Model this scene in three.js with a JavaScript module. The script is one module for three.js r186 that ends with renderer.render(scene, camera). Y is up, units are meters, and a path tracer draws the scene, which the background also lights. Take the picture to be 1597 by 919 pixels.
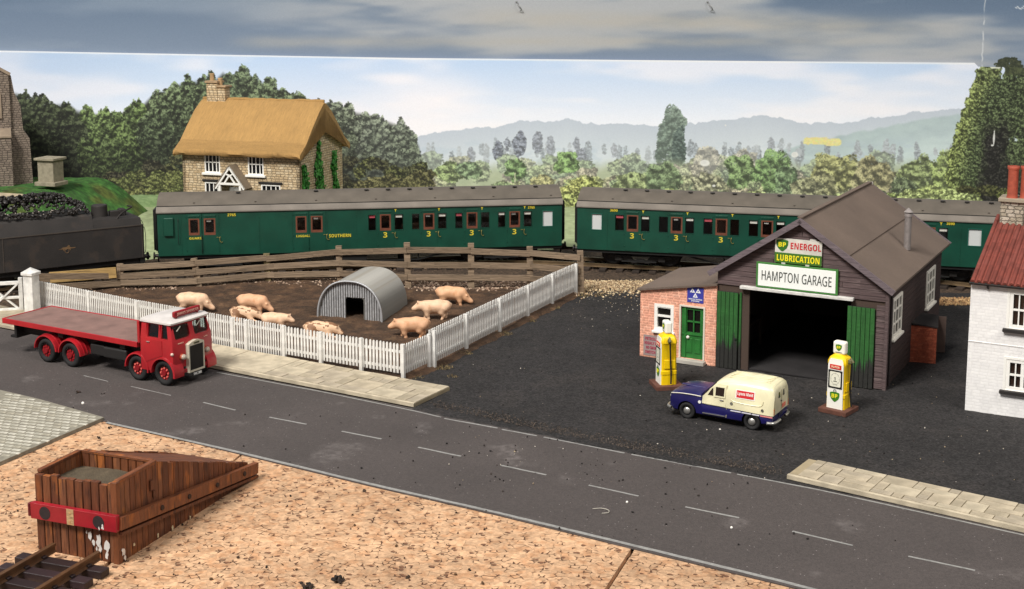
import * as THREE from 'three';
import { RectAreaLightUniformsLib } from 'three/addons/lights/RectAreaLightUniformsLib.js';
import { FontLoader } from 'three/addons/loaders/FontLoader.js';
import { MarchingCubes } from 'three/addons/objects/MarchingCubes.js';
import { RoundedBoxGeometry } from 'three/addons/geometries/RoundedBoxGeometry.js';
import { Brush, Evaluator, SUBTRACTION } from 'three-bvh-csg';
import { mergeGeometries, mergeVertices, toCreasedNormals } from 'three/addons/utils/BufferGeometryUtils.js';

// A model railway on a table, at its real (1:76) size. Lengths below are millimetres; MM turns them into metres.
const MM = 0.001;
const scene = new THREE.Scene();

// ---------- camera: standing in front of the table, lens shifted (the photograph is a crop) ----------
const EYE = 155.6, PITCH = 8 * Math.PI / 180, FOC = 2000;
const camera = new THREE.PerspectiveCamera(2 * Math.atan(638 / FOC) * 180 / Math.PI, 1597 / 1276, 0.02, 20);
camera.position.set(0, EYE * MM, 0);
camera.rotation.set(-PITCH, 0, 0);
camera.setViewOffset(1597, 1276, 0, 357, 1597, 919);
camera.updateProjectionMatrix();
camera.updateMatrixWorld(true);

// ---------- light: a ceiling lamp at the left, an added lamp at the right, both out of view ----------
scene.background = new THREE.Color().setRGB(0.2, 0.2, 0.21);       // the dim room
RectAreaLightUniformsLib.init();
function lampPanel(x, y, z, w, d, power, tx, tz, label) {
  const t = new THREE.Group(); t.name = 'lamp_panel'; scene.add(t);
  t.position.set(x, y, z);
  t.lookAt(tx, 0, tz);
  t.userData = { label, category: 'lamp' };
  const glow = new THREE.MeshStandardMaterial({ color: 0xffffff, emissive: 0xfff4e2, emissiveIntensity: 2, roughness: 0.6 });
  const shell = new THREE.MeshStandardMaterial({ color: 0xdddddd, roughness: 0.5 });
  const a = new THREE.Mesh(new THREE.BoxGeometry(w, d, 0.01), glow); a.name = 'lamp_diffuser'; t.add(a);
  const b = new THREE.Mesh(new THREE.BoxGeometry(w + 0.04, d + 0.04, 0.04), shell); b.name = 'lamp_housing'; b.position.z = -0.026; t.add(b);
  const l = new THREE.RectAreaLight(new THREE.Color().setRGB(1, 0.965, 0.91), power, w, d);
  l.position.set(x, y, z); l.lookAt(tx, 0, tz); l.translateZ(-0.012);
  scene.add(l);
}
lampPanel(-0.72, 1.3, 0.3, 0.5, 0.4, 58, 0, -0.55, 'white ceiling lamp panel above the table, on the left');
lampPanel(0.75, 1.35, 0.35, 0.5, 0.4, 17, 0.1, -0.55, 'added white lamp panel out of view above the table, on the right');  // added unseen lamp that brightens the sides turned to the right
const renderer = new THREE.WebGLRenderer({ antialias: true });
renderer.toneMapping = THREE.LinearToneMapping;
renderer.toneMappingExposure = 1.0;
renderer.shadowMap.enabled = true;

// ---------- helpers ----------
let seed = 7;
const rnd = () => { seed = (seed * 1664525 + 1013904223) >>> 0; return seed / 4294967296; };
const R = (a, b) => a + (b - a) * rnd();
const rad = d => d * Math.PI / 180;
const clamp = (x, a = 0, b = 1) => Math.min(b, Math.max(a, x));
const mix = (a, b, t) => a + (b - a) * t;
const smooth = (a, b, x) => { const t = clamp((x - a) / (b - a)); return t * t * (3 - 2 * t); };
const CP = Math.cos(PITCH), SP = Math.sin(PITCH);
const rayOf = (px, py) => { const u = px - 798.5, v = 281 - py; return [u, v * CP - FOC * SP, -FOC * CP - v * SP]; };
// the point of the table (height h) seen at a point of the 1597 x 919 photograph; how the survey of the layout was measured
function at(px, py, h = 0) { const d = rayOf(px, py), t = (h - EYE) / d[1]; return [d[0] * t, h, d[2] * t]; }
function atZ(px, py, z) { const d = rayOf(px, py), t = z / d[2]; return [d[0] * t, EYE + d[1] * t, z]; }
const hash = (x, y, s) => { let n = (x * 374761393 + y * 668265263 + s * 2147483647) | 0; n = Math.imul(n ^ (n >>> 13), 1274126177); n ^= n >>> 16; return (n >>> 0) / 4294967296; };
function vnoise(x, y, per, s = 0) {           // value noise that repeats after per cells
  const xi = Math.floor(x), yi = Math.floor(y), fx = x - xi, fy = y - yi;
  const m = k => per ? ((k % per) + per) % per : k;
  const u = fx * fx * (3 - 2 * fx), v = fy * fy * (3 - 2 * fy);
  const a = hash(m(xi), m(yi), s), b = hash(m(xi + 1), m(yi), s), c = hash(m(xi), m(yi + 1), s), d = hash(m(xi + 1), m(yi + 1), s);
  return mix(mix(a, b, u), mix(c, d, u), v);
}
function fbm(x, y, per, oct = 4, s = 0) {
  let a = 0, w = 0.5, t = 0;
  for (let i = 0; i < oct; i++) { a += w * vnoise(x, y, per, s + i); t += w; x *= 2; y *= 2; per *= 2; w *= 0.5; }
  return a / t;
}
function tex(w, h, fn, srgb = true, repeat = true) {       // fn(u, v, x, y) -> [r, g, b] in 0..255
  const data = new Uint8Array(w * h * 4);
  for (let y = 0, i = 0; y < h; y++) for (let x = 0; x < w; x++, i += 4) {
    const c = fn(x / w, y / h, x, y);
    data[i] = clamp(c[0], 0, 255); data[i + 1] = clamp(c[1], 0, 255); data[i + 2] = clamp(c[2], 0, 255); data[i + 3] = 255;
  }
  const t = new THREE.DataTexture(data, w, h);
  t.magFilter = THREE.LinearFilter; t.minFilter = THREE.LinearMipmapLinearFilter; t.generateMipmaps = true;
  if (repeat) t.wrapS = t.wrapT = THREE.RepeatWrapping;
  if (srgb) t.colorSpace = THREE.SRGBColorSpace;
  t.needsUpdate = true;
  return t;
}
const tiled = (t, mmX, mmY = mmX, rot = 0) => { const c = t.clone(); c.repeat.set(1 / mmX, 1 / mmY); c.rotation = rot; c.needsUpdate = true; return c; };
const g1 = v => [v, v, v];
// shared grain: mottling for colour, fine relief for bump
const T = {};
T.mottle = tex(512, 512, (u, v) => g1(205 + 50 * (fbm(u * 8, v * 8, 8, 5, 1) * 1.2 - 0.1) - 9 * (vnoise(u * 128, v * 128, 128, 9) > 0.88 ? 1 : 0)));
T.fine = tex(512, 512, (u, v) => g1(255 * (0.5 * fbm(u * 32, v * 32, 32, 4, 3) + 0.5 * vnoise(u * 128, v * 128, 128, 5))), false);
T.woodgrain = tex(512, 256, (u, v) => g1(160 + 95 * fbm(u * 6, v * 64, 64, 3, 11) - 40 * smooth(0.62, 0.8, fbm(u * 5, v * 24, 32, 3, 15))));
T.woodbump = tex(512, 256, (u, v) => g1(255 * fbm(u * 6, v * 64, 64, 3, 11)), false);
function M(color, roughness = 0.7, o = {}) {
  const m = new THREE.MeshStandardMaterial({ color, roughness, metalness: o.metal || 0 });
  if (o.map !== null) m.map = o.map || tiled(T.mottle, o.tile || 40);
  if (o.bump !== 0) { m.bumpMap = o.bumpMap || tiled(T.fine, o.btile || 20); m.bumpScale = (o.bump || 0.06) * MM; }
  return m;
}
const uvBox = g => {                          // millimetre texture coordinates from the side a face looks to
  const p = g.attributes.position, n = g.attributes.normal, a = new Float32Array(p.count * 2);
  for (let i = 0; i < p.count; i++) {
    const nx = Math.abs(n.getX(i)), ny = Math.abs(n.getY(i)), nz = Math.abs(n.getZ(i)), x = p.getX(i), y = p.getY(i), z = p.getZ(i);
    if (ny >= nx && ny >= nz) { a[2 * i] = x; a[2 * i + 1] = z; } else if (nx >= nz) { a[2 * i] = z; a[2 * i + 1] = y; } else { a[2 * i] = x; a[2 * i + 1] = y; }
  }
  g.setAttribute('uv', new THREE.BufferAttribute(a, 2));
};
function norm(g) {                            // non-indexed, position + normal + uv only
  let k = g.index ? g.toNonIndexed() : g;
  for (const a of Object.keys(k.attributes)) if (!['position', 'normal', 'uv'].includes(a)) k.deleteAttribute(a);
  if (!k.attributes.normal) k.computeVertexNormals();
  if (!g.userData.keepUV || !k.attributes.uv) uvBox(k);
  return k;
}
function bake(list) {
  const gs = (Array.isArray(list) ? list : [list]).map(norm);
  const g = gs.length > 1 ? mergeGeometries(gs, false) : gs[0].clone();
  g.scale(MM, MM, MM);
  return g;
}
const used = new Map();
function numbered(name) { const n = used.get(name) || 0; used.set(name, n + 1); return n ? `${name}_${String(n).padStart(3, '0')}` : name; }
function shade(o) { o.castShadow = true; o.receiveShadow = true; return o; }
function mesh(name, list, material, parent) {
  const o = shade(new THREE.Mesh(bake(list), material));
  if (parent) { o.name = name; parent.add(o); } else { o.name = numbered(name); scene.add(o); }
  return o;
}
function piece(name, baked, material, parent, [x, y, z] = [0, 0, 0], ry = 0, rx = 0, rz = 0) {
  const o = shade(new THREE.Mesh(baked, material)); o.name = name; parent.add(o);
  o.position.set(x * MM, y * MM, z * MM); o.rotation.set(rx, ry, rz);
  return o;
}
function thing(name, label, category, [x, y, z], turn = 0, group) {
  const o = new THREE.Group(); o.name = numbered(name); scene.add(o);
  o.position.set(x * MM, y * MM, z * MM); o.rotation.y = -rad(turn);
  o.userData = { label, category }; if (group) o.userData.group = group;
  return o;
}
function tag(o, label, category, group) { o.userData = { label, category }; if (group) o.userData.group = group; return o; }
function structure(o, label) { o.userData = { kind: 'structure' }; if (label) o.userData.label = label; return o; }
const stuff = (o, label, category) => { o.userData = { kind: 'stuff' }; if (label) o.userData.label = label; if (category) o.userData.category = category; return o; };
const place = (g, x = 0, y = 0, z = 0, rx = 0, ry = 0, rz = 0) => { const e = new THREE.Matrix4().makeRotationFromEuler(new THREE.Euler(rx, ry, rz)); e.setPosition(x, y, z); g.applyMatrix4(e); return g; };
const box = (w, h, d, x = 0, y = 0, z = 0, rx = 0, ry = 0, rz = 0) => place(new THREE.BoxGeometry(w, h, d), x, y, z, rx, ry, rz);
const rbox = (w, h, d, r, x = 0, y = 0, z = 0, rx = 0, ry = 0, rz = 0, seg = 1) => place(new RoundedBoxGeometry(w, h, d, seg, Math.min(r, w / 2.01, h / 2.01, d / 2.01)), x, y, z, rx, ry, rz);
const cyl = (r1, r2, h, x = 0, y = 0, z = 0, rx = 0, rz = 0, seg = 16) => place(new THREE.CylinderGeometry(r1, r2, h, seg), x, y, z, rx, 0, rz);
const shapeOf = pts => new THREE.Shape(pts.map(p => new THREE.Vector2(p[0], p[1])));
function prism(pts, depth, z0 = 0, holes = []) {             // polygon in x, y pulled along z from z0 to z0 + depth
  const s = pts.isShape ? pts : shapeOf(pts);
  for (const h of holes) s.holes.push(new THREE.Path(h.map(p => new THREE.Vector2(p[0], p[1]))));
  const g = new THREE.ExtrudeGeometry(s, { depth, bevelEnabled: false, curveSegments: 8 });
  g.translate(0, 0, z0); return g;
}
const rectPts = (x0, y0, x1, y1) => [[x0, y0], [x1, y0], [x1, y1], [x0, y1]];
function slab(pts, h0, h1) {                                 // polygon in x, z standing from h0 to h1
  const g = new THREE.ExtrudeGeometry(shapeOf(pts.map(p => [p[0], -p[1]])), { depth: h1 - h0, bevelEnabled: false });
  g.rotateX(-Math.PI / 2); g.translate(0, h0, 0); return g;
}
function bar(a, b, w, t, up = [0, 1, 0]) {                   // a square bar from a to b: w along up, t across
  const A = new THREE.Vector3(...a), B = new THREE.Vector3(...b), x = B.clone().sub(A), L = x.length(); x.normalize();
  const z = new THREE.Vector3().crossVectors(x, new THREE.Vector3(...up)).normalize(), y = new THREE.Vector3().crossVectors(z, x);
  const g = new THREE.BoxGeometry(L, w, t);
  g.applyMatrix4(new THREE.Matrix4().makeBasis(x, y, z).setPosition(A.add(B).multiplyScalar(0.5)));
  return g;
}
function tube(pts, r, seg = 24, rs = 6) { return new THREE.TubeGeometry(new THREE.CatmullRomCurve3(pts.map(p => new THREE.Vector3(...p))), seg, r, rs); }
function loft(rings, crease = 0.7, caps = true) {            // rings of [x, y, z], all of one length
  const n = rings[0].length, pos = [], idx = [];
  for (const r of rings) for (const p of r) pos.push(...p);
  for (let i = 0; i + 1 < rings.length; i++) for (let j = 0; j < n; j++) {
    const a = i * n + j, b = i * n + (j + 1) % n, c = a + n, d = b + n;
    idx.push(a, b, c, b, d, c);
  }
  if (caps) for (const e of [0, rings.length - 1]) {
    const c = [0, 0, 0]; for (const p of rings[e]) for (let k = 0; k < 3; k++) c[k] += p[k] / n;
    const ci = pos.length / 3; pos.push(...c);
    for (let j = 0; j < n; j++) { const a = e * n + j, b = e * n + (j + 1) % n; if (e) idx.push(a, b, ci); else idx.push(b, a, ci); }
  }
  const g = new THREE.BufferGeometry(); g.setAttribute('position', new THREE.Float32BufferAttribute(pos, 3)); g.setIndex(idx);
  g.computeVertexNormals();
  return toCreasedNormals(g, crease);
}
function carve(g, cutters) {                                 // g minus each of the cutters
  const ev = new Evaluator(); ev.useGroups = false; ev.attributes = ['position', 'normal', 'uv'];
  const prep = q => { const k = norm(q); const b = new Brush(k); b.updateMatrixWorld(); return b; };
  let a = prep(g); for (const c of cutters) { a = ev.evaluate(a, prep(c), SUBTRACTION); a.updateMatrixWorld(); }
  return a.geometry;
}
const font = await new FontLoader().loadAsync('fonts/droid/droid_sans_bold.typeface.json');
const fontR = await new FontLoader().loadAsync('fonts/droid/droid_sans_regular.typeface.json');
function letters(str, width, height, x, y, z, { f = font, depth = 0.12, turn = 0, slant = 0 } = {}) {   // flat lettering centred at x, y, z and facing +z
  const g = new THREE.ExtrudeGeometry(f.generateShapes(str, 10), { depth: 1, bevelEnabled: false, curveSegments: 3 });
  g.computeBoundingBox(); const b = g.boundingBox;
  g.translate(-(b.min.x + b.max.x) / 2, -(b.min.y + b.max.y) / 2, 0);
  g.scale(width / (b.max.x - b.min.x), height / (b.max.y - b.min.y), depth);
  return place(g, x, y, z, 0, turn, slant);
}
function card(w, h, x, y, z, ry = 0, rx = 0) {               // a thin printed card with its own 0..1 print coordinates on the front
  const g = new THREE.BoxGeometry(w, h, 0.15); g.userData.keepUV = true; return place(g, x, y, z, rx, ry, 0);
}
function canvasTex(w, h, draw) {
  const c = document.createElement('canvas'); c.width = w; c.height = h; const x = c.getContext('2d'); draw(x, w, h);
  const t = new THREE.CanvasTexture(c); t.colorSpace = THREE.SRGBColorSpace; return t;
}
const local = (origin, turn, p) => { const a = rad(turn), dx = p[0] - origin[0], dz = p[2] - origin[2]; return [dx * Math.cos(a) + dz * Math.sin(a), p[1], -dx * Math.sin(a) + dz * Math.cos(a)]; };
const inside = (pts, x, z) => { let c = false; for (let i = 0, j = pts.length - 1; i < pts.length; j = i++) { const [a, b] = pts[i], [d, e] = pts[j]; if ((b > z) !== (e > z) && x < (d - a) * (z - b) / (e - b) + a) c = !c; } return c; };
function edgeDist(pts, x, z) { let m = 1e9; for (let i = 0, j = pts.length - 1; i < pts.length; j = i++) { const [a, b] = pts[i], [d, e] = pts[j]; const t = clamp(((x - a) * (d - a) + (z - b) * (e - b)) / ((d - a) ** 2 + (e - b) ** 2 + 1e-9)); m = Math.min(m, Math.hypot(x - a - t * (d - a), z - b - t * (e - b))); } return m; }
const signed = (pts, x, z) => (inside(pts, x, z) ? 1 : -1) * edgeDist(pts, x, z);

// ================= the setting: baseboard, cork, road, yard, pig field, ballast, pavements, hill =================
const xz = p => [p[0], p[2]];
const poly = (...px) => px.map(q => xz(at(q[0], q[1])));
structure(mesh('baseboard', box(1100, 12, 760, 0, -8.2, -560), M(0x6b4f36, 0.8)), 'wooden baseboard under the layout');

// cork: pressed granules, some with a dark crevice beside them
const CK = 44;
function worley(u, v) {
  const x = u * CK, y = v * CK, xi = Math.floor(x), yi = Math.floor(y);
  let a = 9, b = 9, id = 0, dx = 0, dy = 0;
  for (let j = -1; j <= 1; j++) for (let i = -1; i <= 1; i++) {
    const cx = ((xi + i) % CK + CK) % CK, cy = ((yi + j) % CK + CK) % CK;
    const ex = xi + i + hash(cx, cy, 21) - x, ey = yi + j + hash(cx, cy, 22) - y, d = Math.hypot(ex, ey * 1.15);
    if (d < a) { b = a; a = d; id = cx + cy * CK; dx = ex; dy = ey; } else if (d < b) b = d;
  }
  return [a, b, id, dx, dy];
}
const corkH = new Float32Array(1024 * 1024);
const corkTex = tex(1024, 1024, (u, v, x, y) => {
  const wu = u + 0.012 * (fbm(u * 30, v * 30, 30, 2, 40) - 0.5), wv = v + 0.012 * (fbm(u * 30, v * 30, 30, 2, 44) - 0.5);
  const [a, b, id, dx, dy] = worley(wu, wv), r = hash(id, 3, 5), gap = b - a;
  const crev = smooth(0.2, 0.03, gap) * smooth(0.55, 0.7, fbm(u * 44, v * 44, 44, 2, 31)) * (dy < 0.05 ? 1 : 0.12);
  const pit = smooth(0.42, 0.2, a + 0.25 * (vnoise(u * 120, v * 120, 120, 37) - 0.5)) * (r > 0.93 ? 1 : 0);
  const k = 0.88 + 0.13 * hash(id, 7, 1) + 0.22 * (fbm(u * 110, v * 110, 110, 2, 51) - 0.5) + 0.22 * (fbm(u * 5, v * 5, 5, 4, 61) - 0.5);
  const dark = clamp(crev + pit * 0.8);
  corkH[y * 1024 + x] = (0.55 + 0.35 * hash(id, 9, 2) + 0.1 * fbm(u * 90, v * 90, 90, 2, 51)) * (1 - dark * 0.9);
  const red = smooth(0.4, 0.8, fbm(u * 40, v * 40, 40, 3, 63)); return [mix(mix(199, 186, red) * k, 98, dark), mix(mix(161, 141, red) * k, 62, dark), mix(mix(126, 104, red) * k, 42, dark)];
});
const corkBump = tex(1024, 1024, (u, v, x, y) => g1(255 * corkH[y * 1024 + x]), false);
const corkM = M(0xffffff, 0.85, { map: tiled(corkTex, 88), bumpMap: tiled(corkBump, 88), bump: 0.9 });
{
  const C = structure(new THREE.Group(), 'pale brown cork sheet in front of the road'); C.name = 'cork_ground'; scene.add(C);
  const near = [[-420, 520], [162, 650], [575, 748], [990, 850], [1220, 907], [1700, 1030]].map(q => xz(at(...q)));
  const A1 = xz(at(988, 853)), A2 = xz(at(945, 919)), B1 = xz(at(383, 702)), B2 = xz(at(330, 745));
  const far = (p, q, k) => [p[0] + (q[0] - p[0]) * k, p[1] + (q[1] - p[1]) * k];
  const Af = far(A1, A2, 8), Bf = far(B1, B2, 7);
  const o = 0.45;                                            // half the gap between two sheets
  const t1 = [near[0], near[1], [B1[0] - o, B1[1]], [Bf[0] - o, Bf[1]], [-460, -190]];
  const crack = [[352, 812], [418, 829], [486, 838], [572, 849], [582, 847]].map(q => xz(at(...q)));
  const t2 = [[B1[0] + o, B1[1]], near[2], [A1[0] - 0.6, A1[1]], [Af[0] - 0.6, Af[1]], [Bf[0] + o, Bf[1]], [crack[0][0] - 18, crack[0][1] - 4.6], ...crack, ...crack.slice(0, -1).reverse().map(p => [p[0] + 0.05, p[1] - 0.35]), [crack[0][0] - 18, crack[0][1] - 5]];
  const t3 = [[A1[0] + 0.6, A1[1]], near[4], near[5], [560, -190], [Af[0] + 0.6, Af[1]]];
  for (const t of [t1, t2, t3]) mesh('cork_sheet', slab(t, -2.1, -0.4), corkM, C);
}

// road
const roadTex = tex(1024, 1024, (u, v, x, y) => {
  const k = 0.9 + 0.16 * (fbm(u * 6, v * 6, 6, 4, 71) - 0.5) + 0.22 * (hash(x, y, 72) - 0.5) + 0.14 * (vnoise(u * 300, v * 300, 300, 73) - 0.5);
  const s = hash(x >> 1, y >> 1, 74), pale = s > 0.9985 ? 70 : 0, scuff = 26 * smooth(0.66, 0.8, fbm(u * 9, v * 9, 9, 4, 77)) * vnoise(u * 90, v * 90, 90, 78);
  const dk = s < 0.0012 ? 0.55 : 1;
  return [dk * (80 * k) + pale + scuff, dk * (73 * k) + pale + scuff, dk * (71 * k) + pale + scuff];
});
const roadM = M(0xffffff, 0.82, { map: tiled(roadTex, 150), bump: 0.09, btile: 14 });
const roadG = structure(new THREE.Group(), 'dark grey road crossing the layout'); roadG.name = 'road'; scene.add(roadG);
const nearE = [[-420, 514], [0, 612], [160, 656], [370, 707], [575, 757], [780, 804], [990, 856], [1220, 912], [1700, 1036]].map(q => xz(at(...q)));
const farE = [[-420, 420], [0, 512], [335, 577], [645, 637], [700, 650], [860, 681], [1010, 712], [1225, 752], [1400, 788], [1597, 832], [1800, 880]].map(q => xz(at(...q)));
mesh('road_surface', slab([...nearE, ...farE.slice().reverse()], -0.38, 0), roadM, roadG);
const paintM = M(0x9c9b98, 0.75, { tile: 9, bump: 0.05, btile: 6 });
function strip(pts, w, wob = 0.12) {                          // a painted line of width w along points in x, z
  const L = [], Rr = [], cv = new THREE.CatmullRomCurve3(pts.map(p => new THREE.Vector3(p[0], 0, p[1])), false, 'catmullrom', 0.2);
  const n = Math.max(4, Math.round(cv.getLength() / 4));
  for (let i = 0; i <= n; i++) {
    const p = cv.getPoint(i / n), t = cv.getTangent(i / n), k = w / 2;
    L.push([p.x - t.z * (k + R(-wob, wob)), p.z + t.x * (k + R(-wob, wob))]); Rr.push([p.x + t.z * (k + R(-wob, wob)), p.z - t.x * (k + R(-wob, wob))]);
  }
  return slab([...L, ...Rr.reverse()], 0.012, 0.07);
}
mesh('edge_line', strip([[166, 659], [370, 705], [575, 754.5], [780, 801], [990, 851.5], [1220, 907], [1500, 980]].map(q => xz(at(...q))), 1.35), paintM, roadG);
mesh('edge_line', strip([[338, 581], [500, 611], [640, 640], [688, 651]].map(q => xz(at(...q))), 0.7), paintM, roadG);
for (const s of [[[693, 652], [776, 667]], [[783, 669], [837, 679]], [[848, 681], [974, 706]], [[985, 708], [1140, 737]], [[1150, 739], [1290, 766], [1597, 834], [1700, 858]]]) mesh('edge_line', strip(s.map(q => xz(at(q[0], q[1] + 1))), 0.75), paintM, roadG);
for (const [a, b, c, d] of [[130, 586, 168, 595], [204, 603, 266, 617], [317, 628, 367, 640], [420, 651, 478, 662], [533, 673, 595, 685], [652, 698, 719, 712], [781, 726, 852, 741], [918, 757, 996, 774], [1069, 791, 1153, 808], [1236, 829, 1330, 851], [1417, 868, 1521, 890]])
  mesh('lane_dash', strip([[a, b], [(a + c) / 2, (b + d) / 2], [c, d]].map(q => xz(at(...q))), a < 300 ? 0.45 : 0.8, a < 300 ? 0.2 : 0.1), paintM, roadG);

// ground sheets with uneven surfaces
function sheet(name, label, pts, material, height, step, margin = 4) {
  let x0 = 1e9, x1 = -1e9, z0 = 1e9, z1 = -1e9;
  for (const [x, z] of pts) { x0 = Math.min(x0, x); x1 = Math.max(x1, x); z0 = Math.min(z0, z); z1 = Math.max(z1, z); }
  x0 -= margin; x1 += margin; z0 -= margin; z1 += margin;
  const nx = Math.ceil((x1 - x0) / step), nz = Math.ceil((z1 - z0) / step), pos = [], ok = [], idx = [];
  for (let j = 0; j <= nz; j++) for (let i = 0; i <= nx; i++) {
    const x = x0 + i * step, z = z0 + j * step, d = signed(pts, x, z);
    ok.push(d > -margin); pos.push(x, height(x, z, d), z);
  }
  for (let j = 0; j < nz; j++) for (let i = 0; i < nx; i++) {
    const a = j * (nx + 1) + i, b = a + 1, c = a + nx + 1, d = c + 1;
    if (ok[a] && ok[b] && ok[c] && ok[d]) idx.push(a, c, b, b, c, d);
  }
  const g = new THREE.BufferGeometry(); g.setAttribute('position', new THREE.Float32BufferAttribute(pos, 3)); g.setIndex(idx); g.computeVertexNormals();
  const uv = new Float32Array(pos.length / 3 * 2); for (let i = 0; i < pos.length / 3; i++) { uv[2 * i] = pos[3 * i]; uv[2 * i + 1] = pos[3 * i + 2]; }
  g.setAttribute('uv', new THREE.BufferAttribute(uv, 2)); g.userData.keepUV = true;
  return structure(mesh(name, g, material), label);
}
const N2 = (x, z, s, k) => fbm(x / s + 500, z / s + 500, 4096, 4, k) - 0.5;
const yardTex = tex(1024, 1024, (u, v, x, y) => {
  const k = 0.92 + 0.3 * (fbm(u * 7, v * 7, 7, 4, 81) - 0.5) + 0.36 * (hash(x, y, 82) - 0.5) + 0.75 * (vnoise(u * 200, v * 200, 200, 83) - 0.5) + 0.4 * (fbm(u * 60, v * 60, 60, 3, 85) - 0.5);
  const s = hash(x >> 1, y >> 1, 84), w = s > 0.9993 ? 90 : 0, br = 9 * smooth(0.5, 0.8, fbm(u * 10, v * 10, 10, 5, 87));
  return [52 * k + w + br, 49 * k + w + br * 0.85, 49 * k + w + br * 0.7];
});
const yardM = M(0xffffff, 0.9, { map: tiled(yardTex, 110), bump: 0.5, btile: 9 });
const fenceLine = [[62, 485], [222, 519], [365, 547], [444.6, 561], [502, 571], [564.7, 581.6], [630, 592.5]], jog = [[630, 592.5], [668, 575]], yardFence = [[668, 575], [726, 545], [778, 518], [822, 496], [860, 476], [898, 458]];
const yardPts = [[640, 640], [700, 653], [860, 684], [1010, 715], [1225, 755], [1400, 791], [1597, 835], [1800, 883]].map(q => xz(at(...q))).concat([[360, -560], [330, -690], [240, -672], [120, -700], [60, -706]], [[900, 456], [822, 494], [668, 573], [624, 592]].map(q => xz(at(...q))));
sheet('yard', 'black tarmac yard in front of the garage', yardPts, yardM, (x, z, d) => 0.1 + 0.7 * N2(x, z, 14, 91) + 0.5 * N2(x, z, 3.4, 95) - 1.6 * smooth(1.5, -2.5, d), 1.4);
const mudTex = tex(1024, 1024, (u, v, x, y) => {
  const f = fbm(u * 14, v * 14, 14, 5, 101), k = 0.62 + 0.8 * f + 0.35 * (vnoise(u * 170, v * 170, 170, 103) - 0.5);
  const pale = smooth(0.62, 0.8, fbm(u * 22, v * 22, 22, 4, 107)) * 30, st = hash(x >> 2, y >> 2, 109) > 0.997 ? 60 : 0;
  return [98 * k + pale + st, 73 * k + pale * 0.85 + st, 53 * k + pale * 0.6 + st * 0.85];
});
const mudM = M(0xffffff, 0.92, { map: tiled(mudTex, 80), bump: 0.8, btile: 10 });
const mudPts = [...fenceLine.map(q => [q[0], q[1] + 4]), [668, 584], [726, 555], [822, 505], [900, 466], [905, 446], [735, 440], [635, 438], [528, 430], [415, 432], [302, 438], [187, 442], [62, 462]].map(q => xz(at(...q)));
const mudH = (x, z) => 0.7 + 2.2 * N2(x, z, 22, 111) + 1.1 * N2(x, z, 5, 115) + 0.5 * N2(x, z, 1.8, 118);
sheet('pig_field', 'muddy brown pig field inside the white and brown fences', mudPts, mudM, (x, z, d) => mix(-1.4, Math.max(0.15, mudH(x, z)), smooth(-3, 2.5, d + 3.5 * N2(x, z, 4, 119))), 1.2);
const ballTex = tex(512, 512, (u, v, x, y) => { const k = 0.5 + fbm(u * 40, v * 40, 40, 3, 121); return [98 * k, 80 * k, 64 * k]; });
const ballastM = M(0xffffff, 0.95, { map: tiled(ballTex, 40), bump: 0.8, btile: 8 });
const ballPts = [[62, 476], [187, 452], [302, 447], [415, 440], [528, 440], [635, 449], [735, 449], [826, 450], [905, 457], [960, 458], [1010, 452]].map(q => xz(at(...q))).concat([[130, -700], [260, -655], [420, -610], [460, -780], [60, -812], [-180, -790], [-340, -690], [-330, -640]]);
sheet('ballast_bed', 'gravel bed under the railway track', ballPts, ballastM, (x, z, d) => -0.35 + 1.0 * N2(x, z, 4, 125) - 1.6 * smooth(1, -3, d), 1.8);

// loose stones, chips and litter: nobody could count them
function scatter(name, label, category, n, colors, size, pick, geo = new THREE.IcosahedronGeometry(1, 0)) {
  const g = bake(geo), o = shade(new THREE.InstancedMesh(g, new THREE.MeshStandardMaterial({ color: 0xffffff, roughness: 0.9 }), n)); o.name = numbered(name);
  const m = new THREE.Matrix4(), q = new THREE.Quaternion(), e = new THREE.Euler(), c = new THREE.Color();
  for (let i = 0; i < n; i++) {
    const [x, y, z] = pick(i), s = R(size[0], size[1]);
    q.setFromEuler(e.set(R(0, 6), R(0, 6), R(0, 6)));
    m.compose(new THREE.Vector3(x * MM, y * MM, z * MM), q, new THREE.Vector3(s * R(0.7, 1.4), s * R(0.5, 0.9), s * R(0.7, 1.3)));
    o.setMatrixAt(i, m);
    c.set(colors[Math.floor(rnd() * colors.length)]); c.multiplyScalar(R(0.75, 1.15)); o.setColorAt(i, c);
  }
  scene.add(o); return stuff(o, label, category);
}
const along = (pts, t) => { const k = t * (pts.length - 1), i = Math.min(pts.length - 2, Math.floor(k)), f = k - i; return [mix(pts[i][0], pts[i + 1][0], f), mix(pts[i][1], pts[i + 1][1], f)]; };
const railFencePx = [[62, 455], [186, 449], [306, 447], [415.4, 440], [529, 440], [634.4, 449], [734.4, 449.5], [826, 449], [904.6, 456]];
scatter('ballast_stones', 'pinkish brown stones along the foot of the brown fence', 'gravel', 5200, ['#a88c78', '#8f7462', '#b79f8a', '#76604f', '#c2aa94', '#6a5546'], [0.35, 0.8], i => {
  const p = along(railFencePx, rnd()), q = xz(at(...p)), k = (rnd() + rnd() + rnd() - 1.5) * 11; return [q[0] + R(-1, 1), 0.35 + R(-0.2, 0.35), q[1] + k - 3];
});
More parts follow.
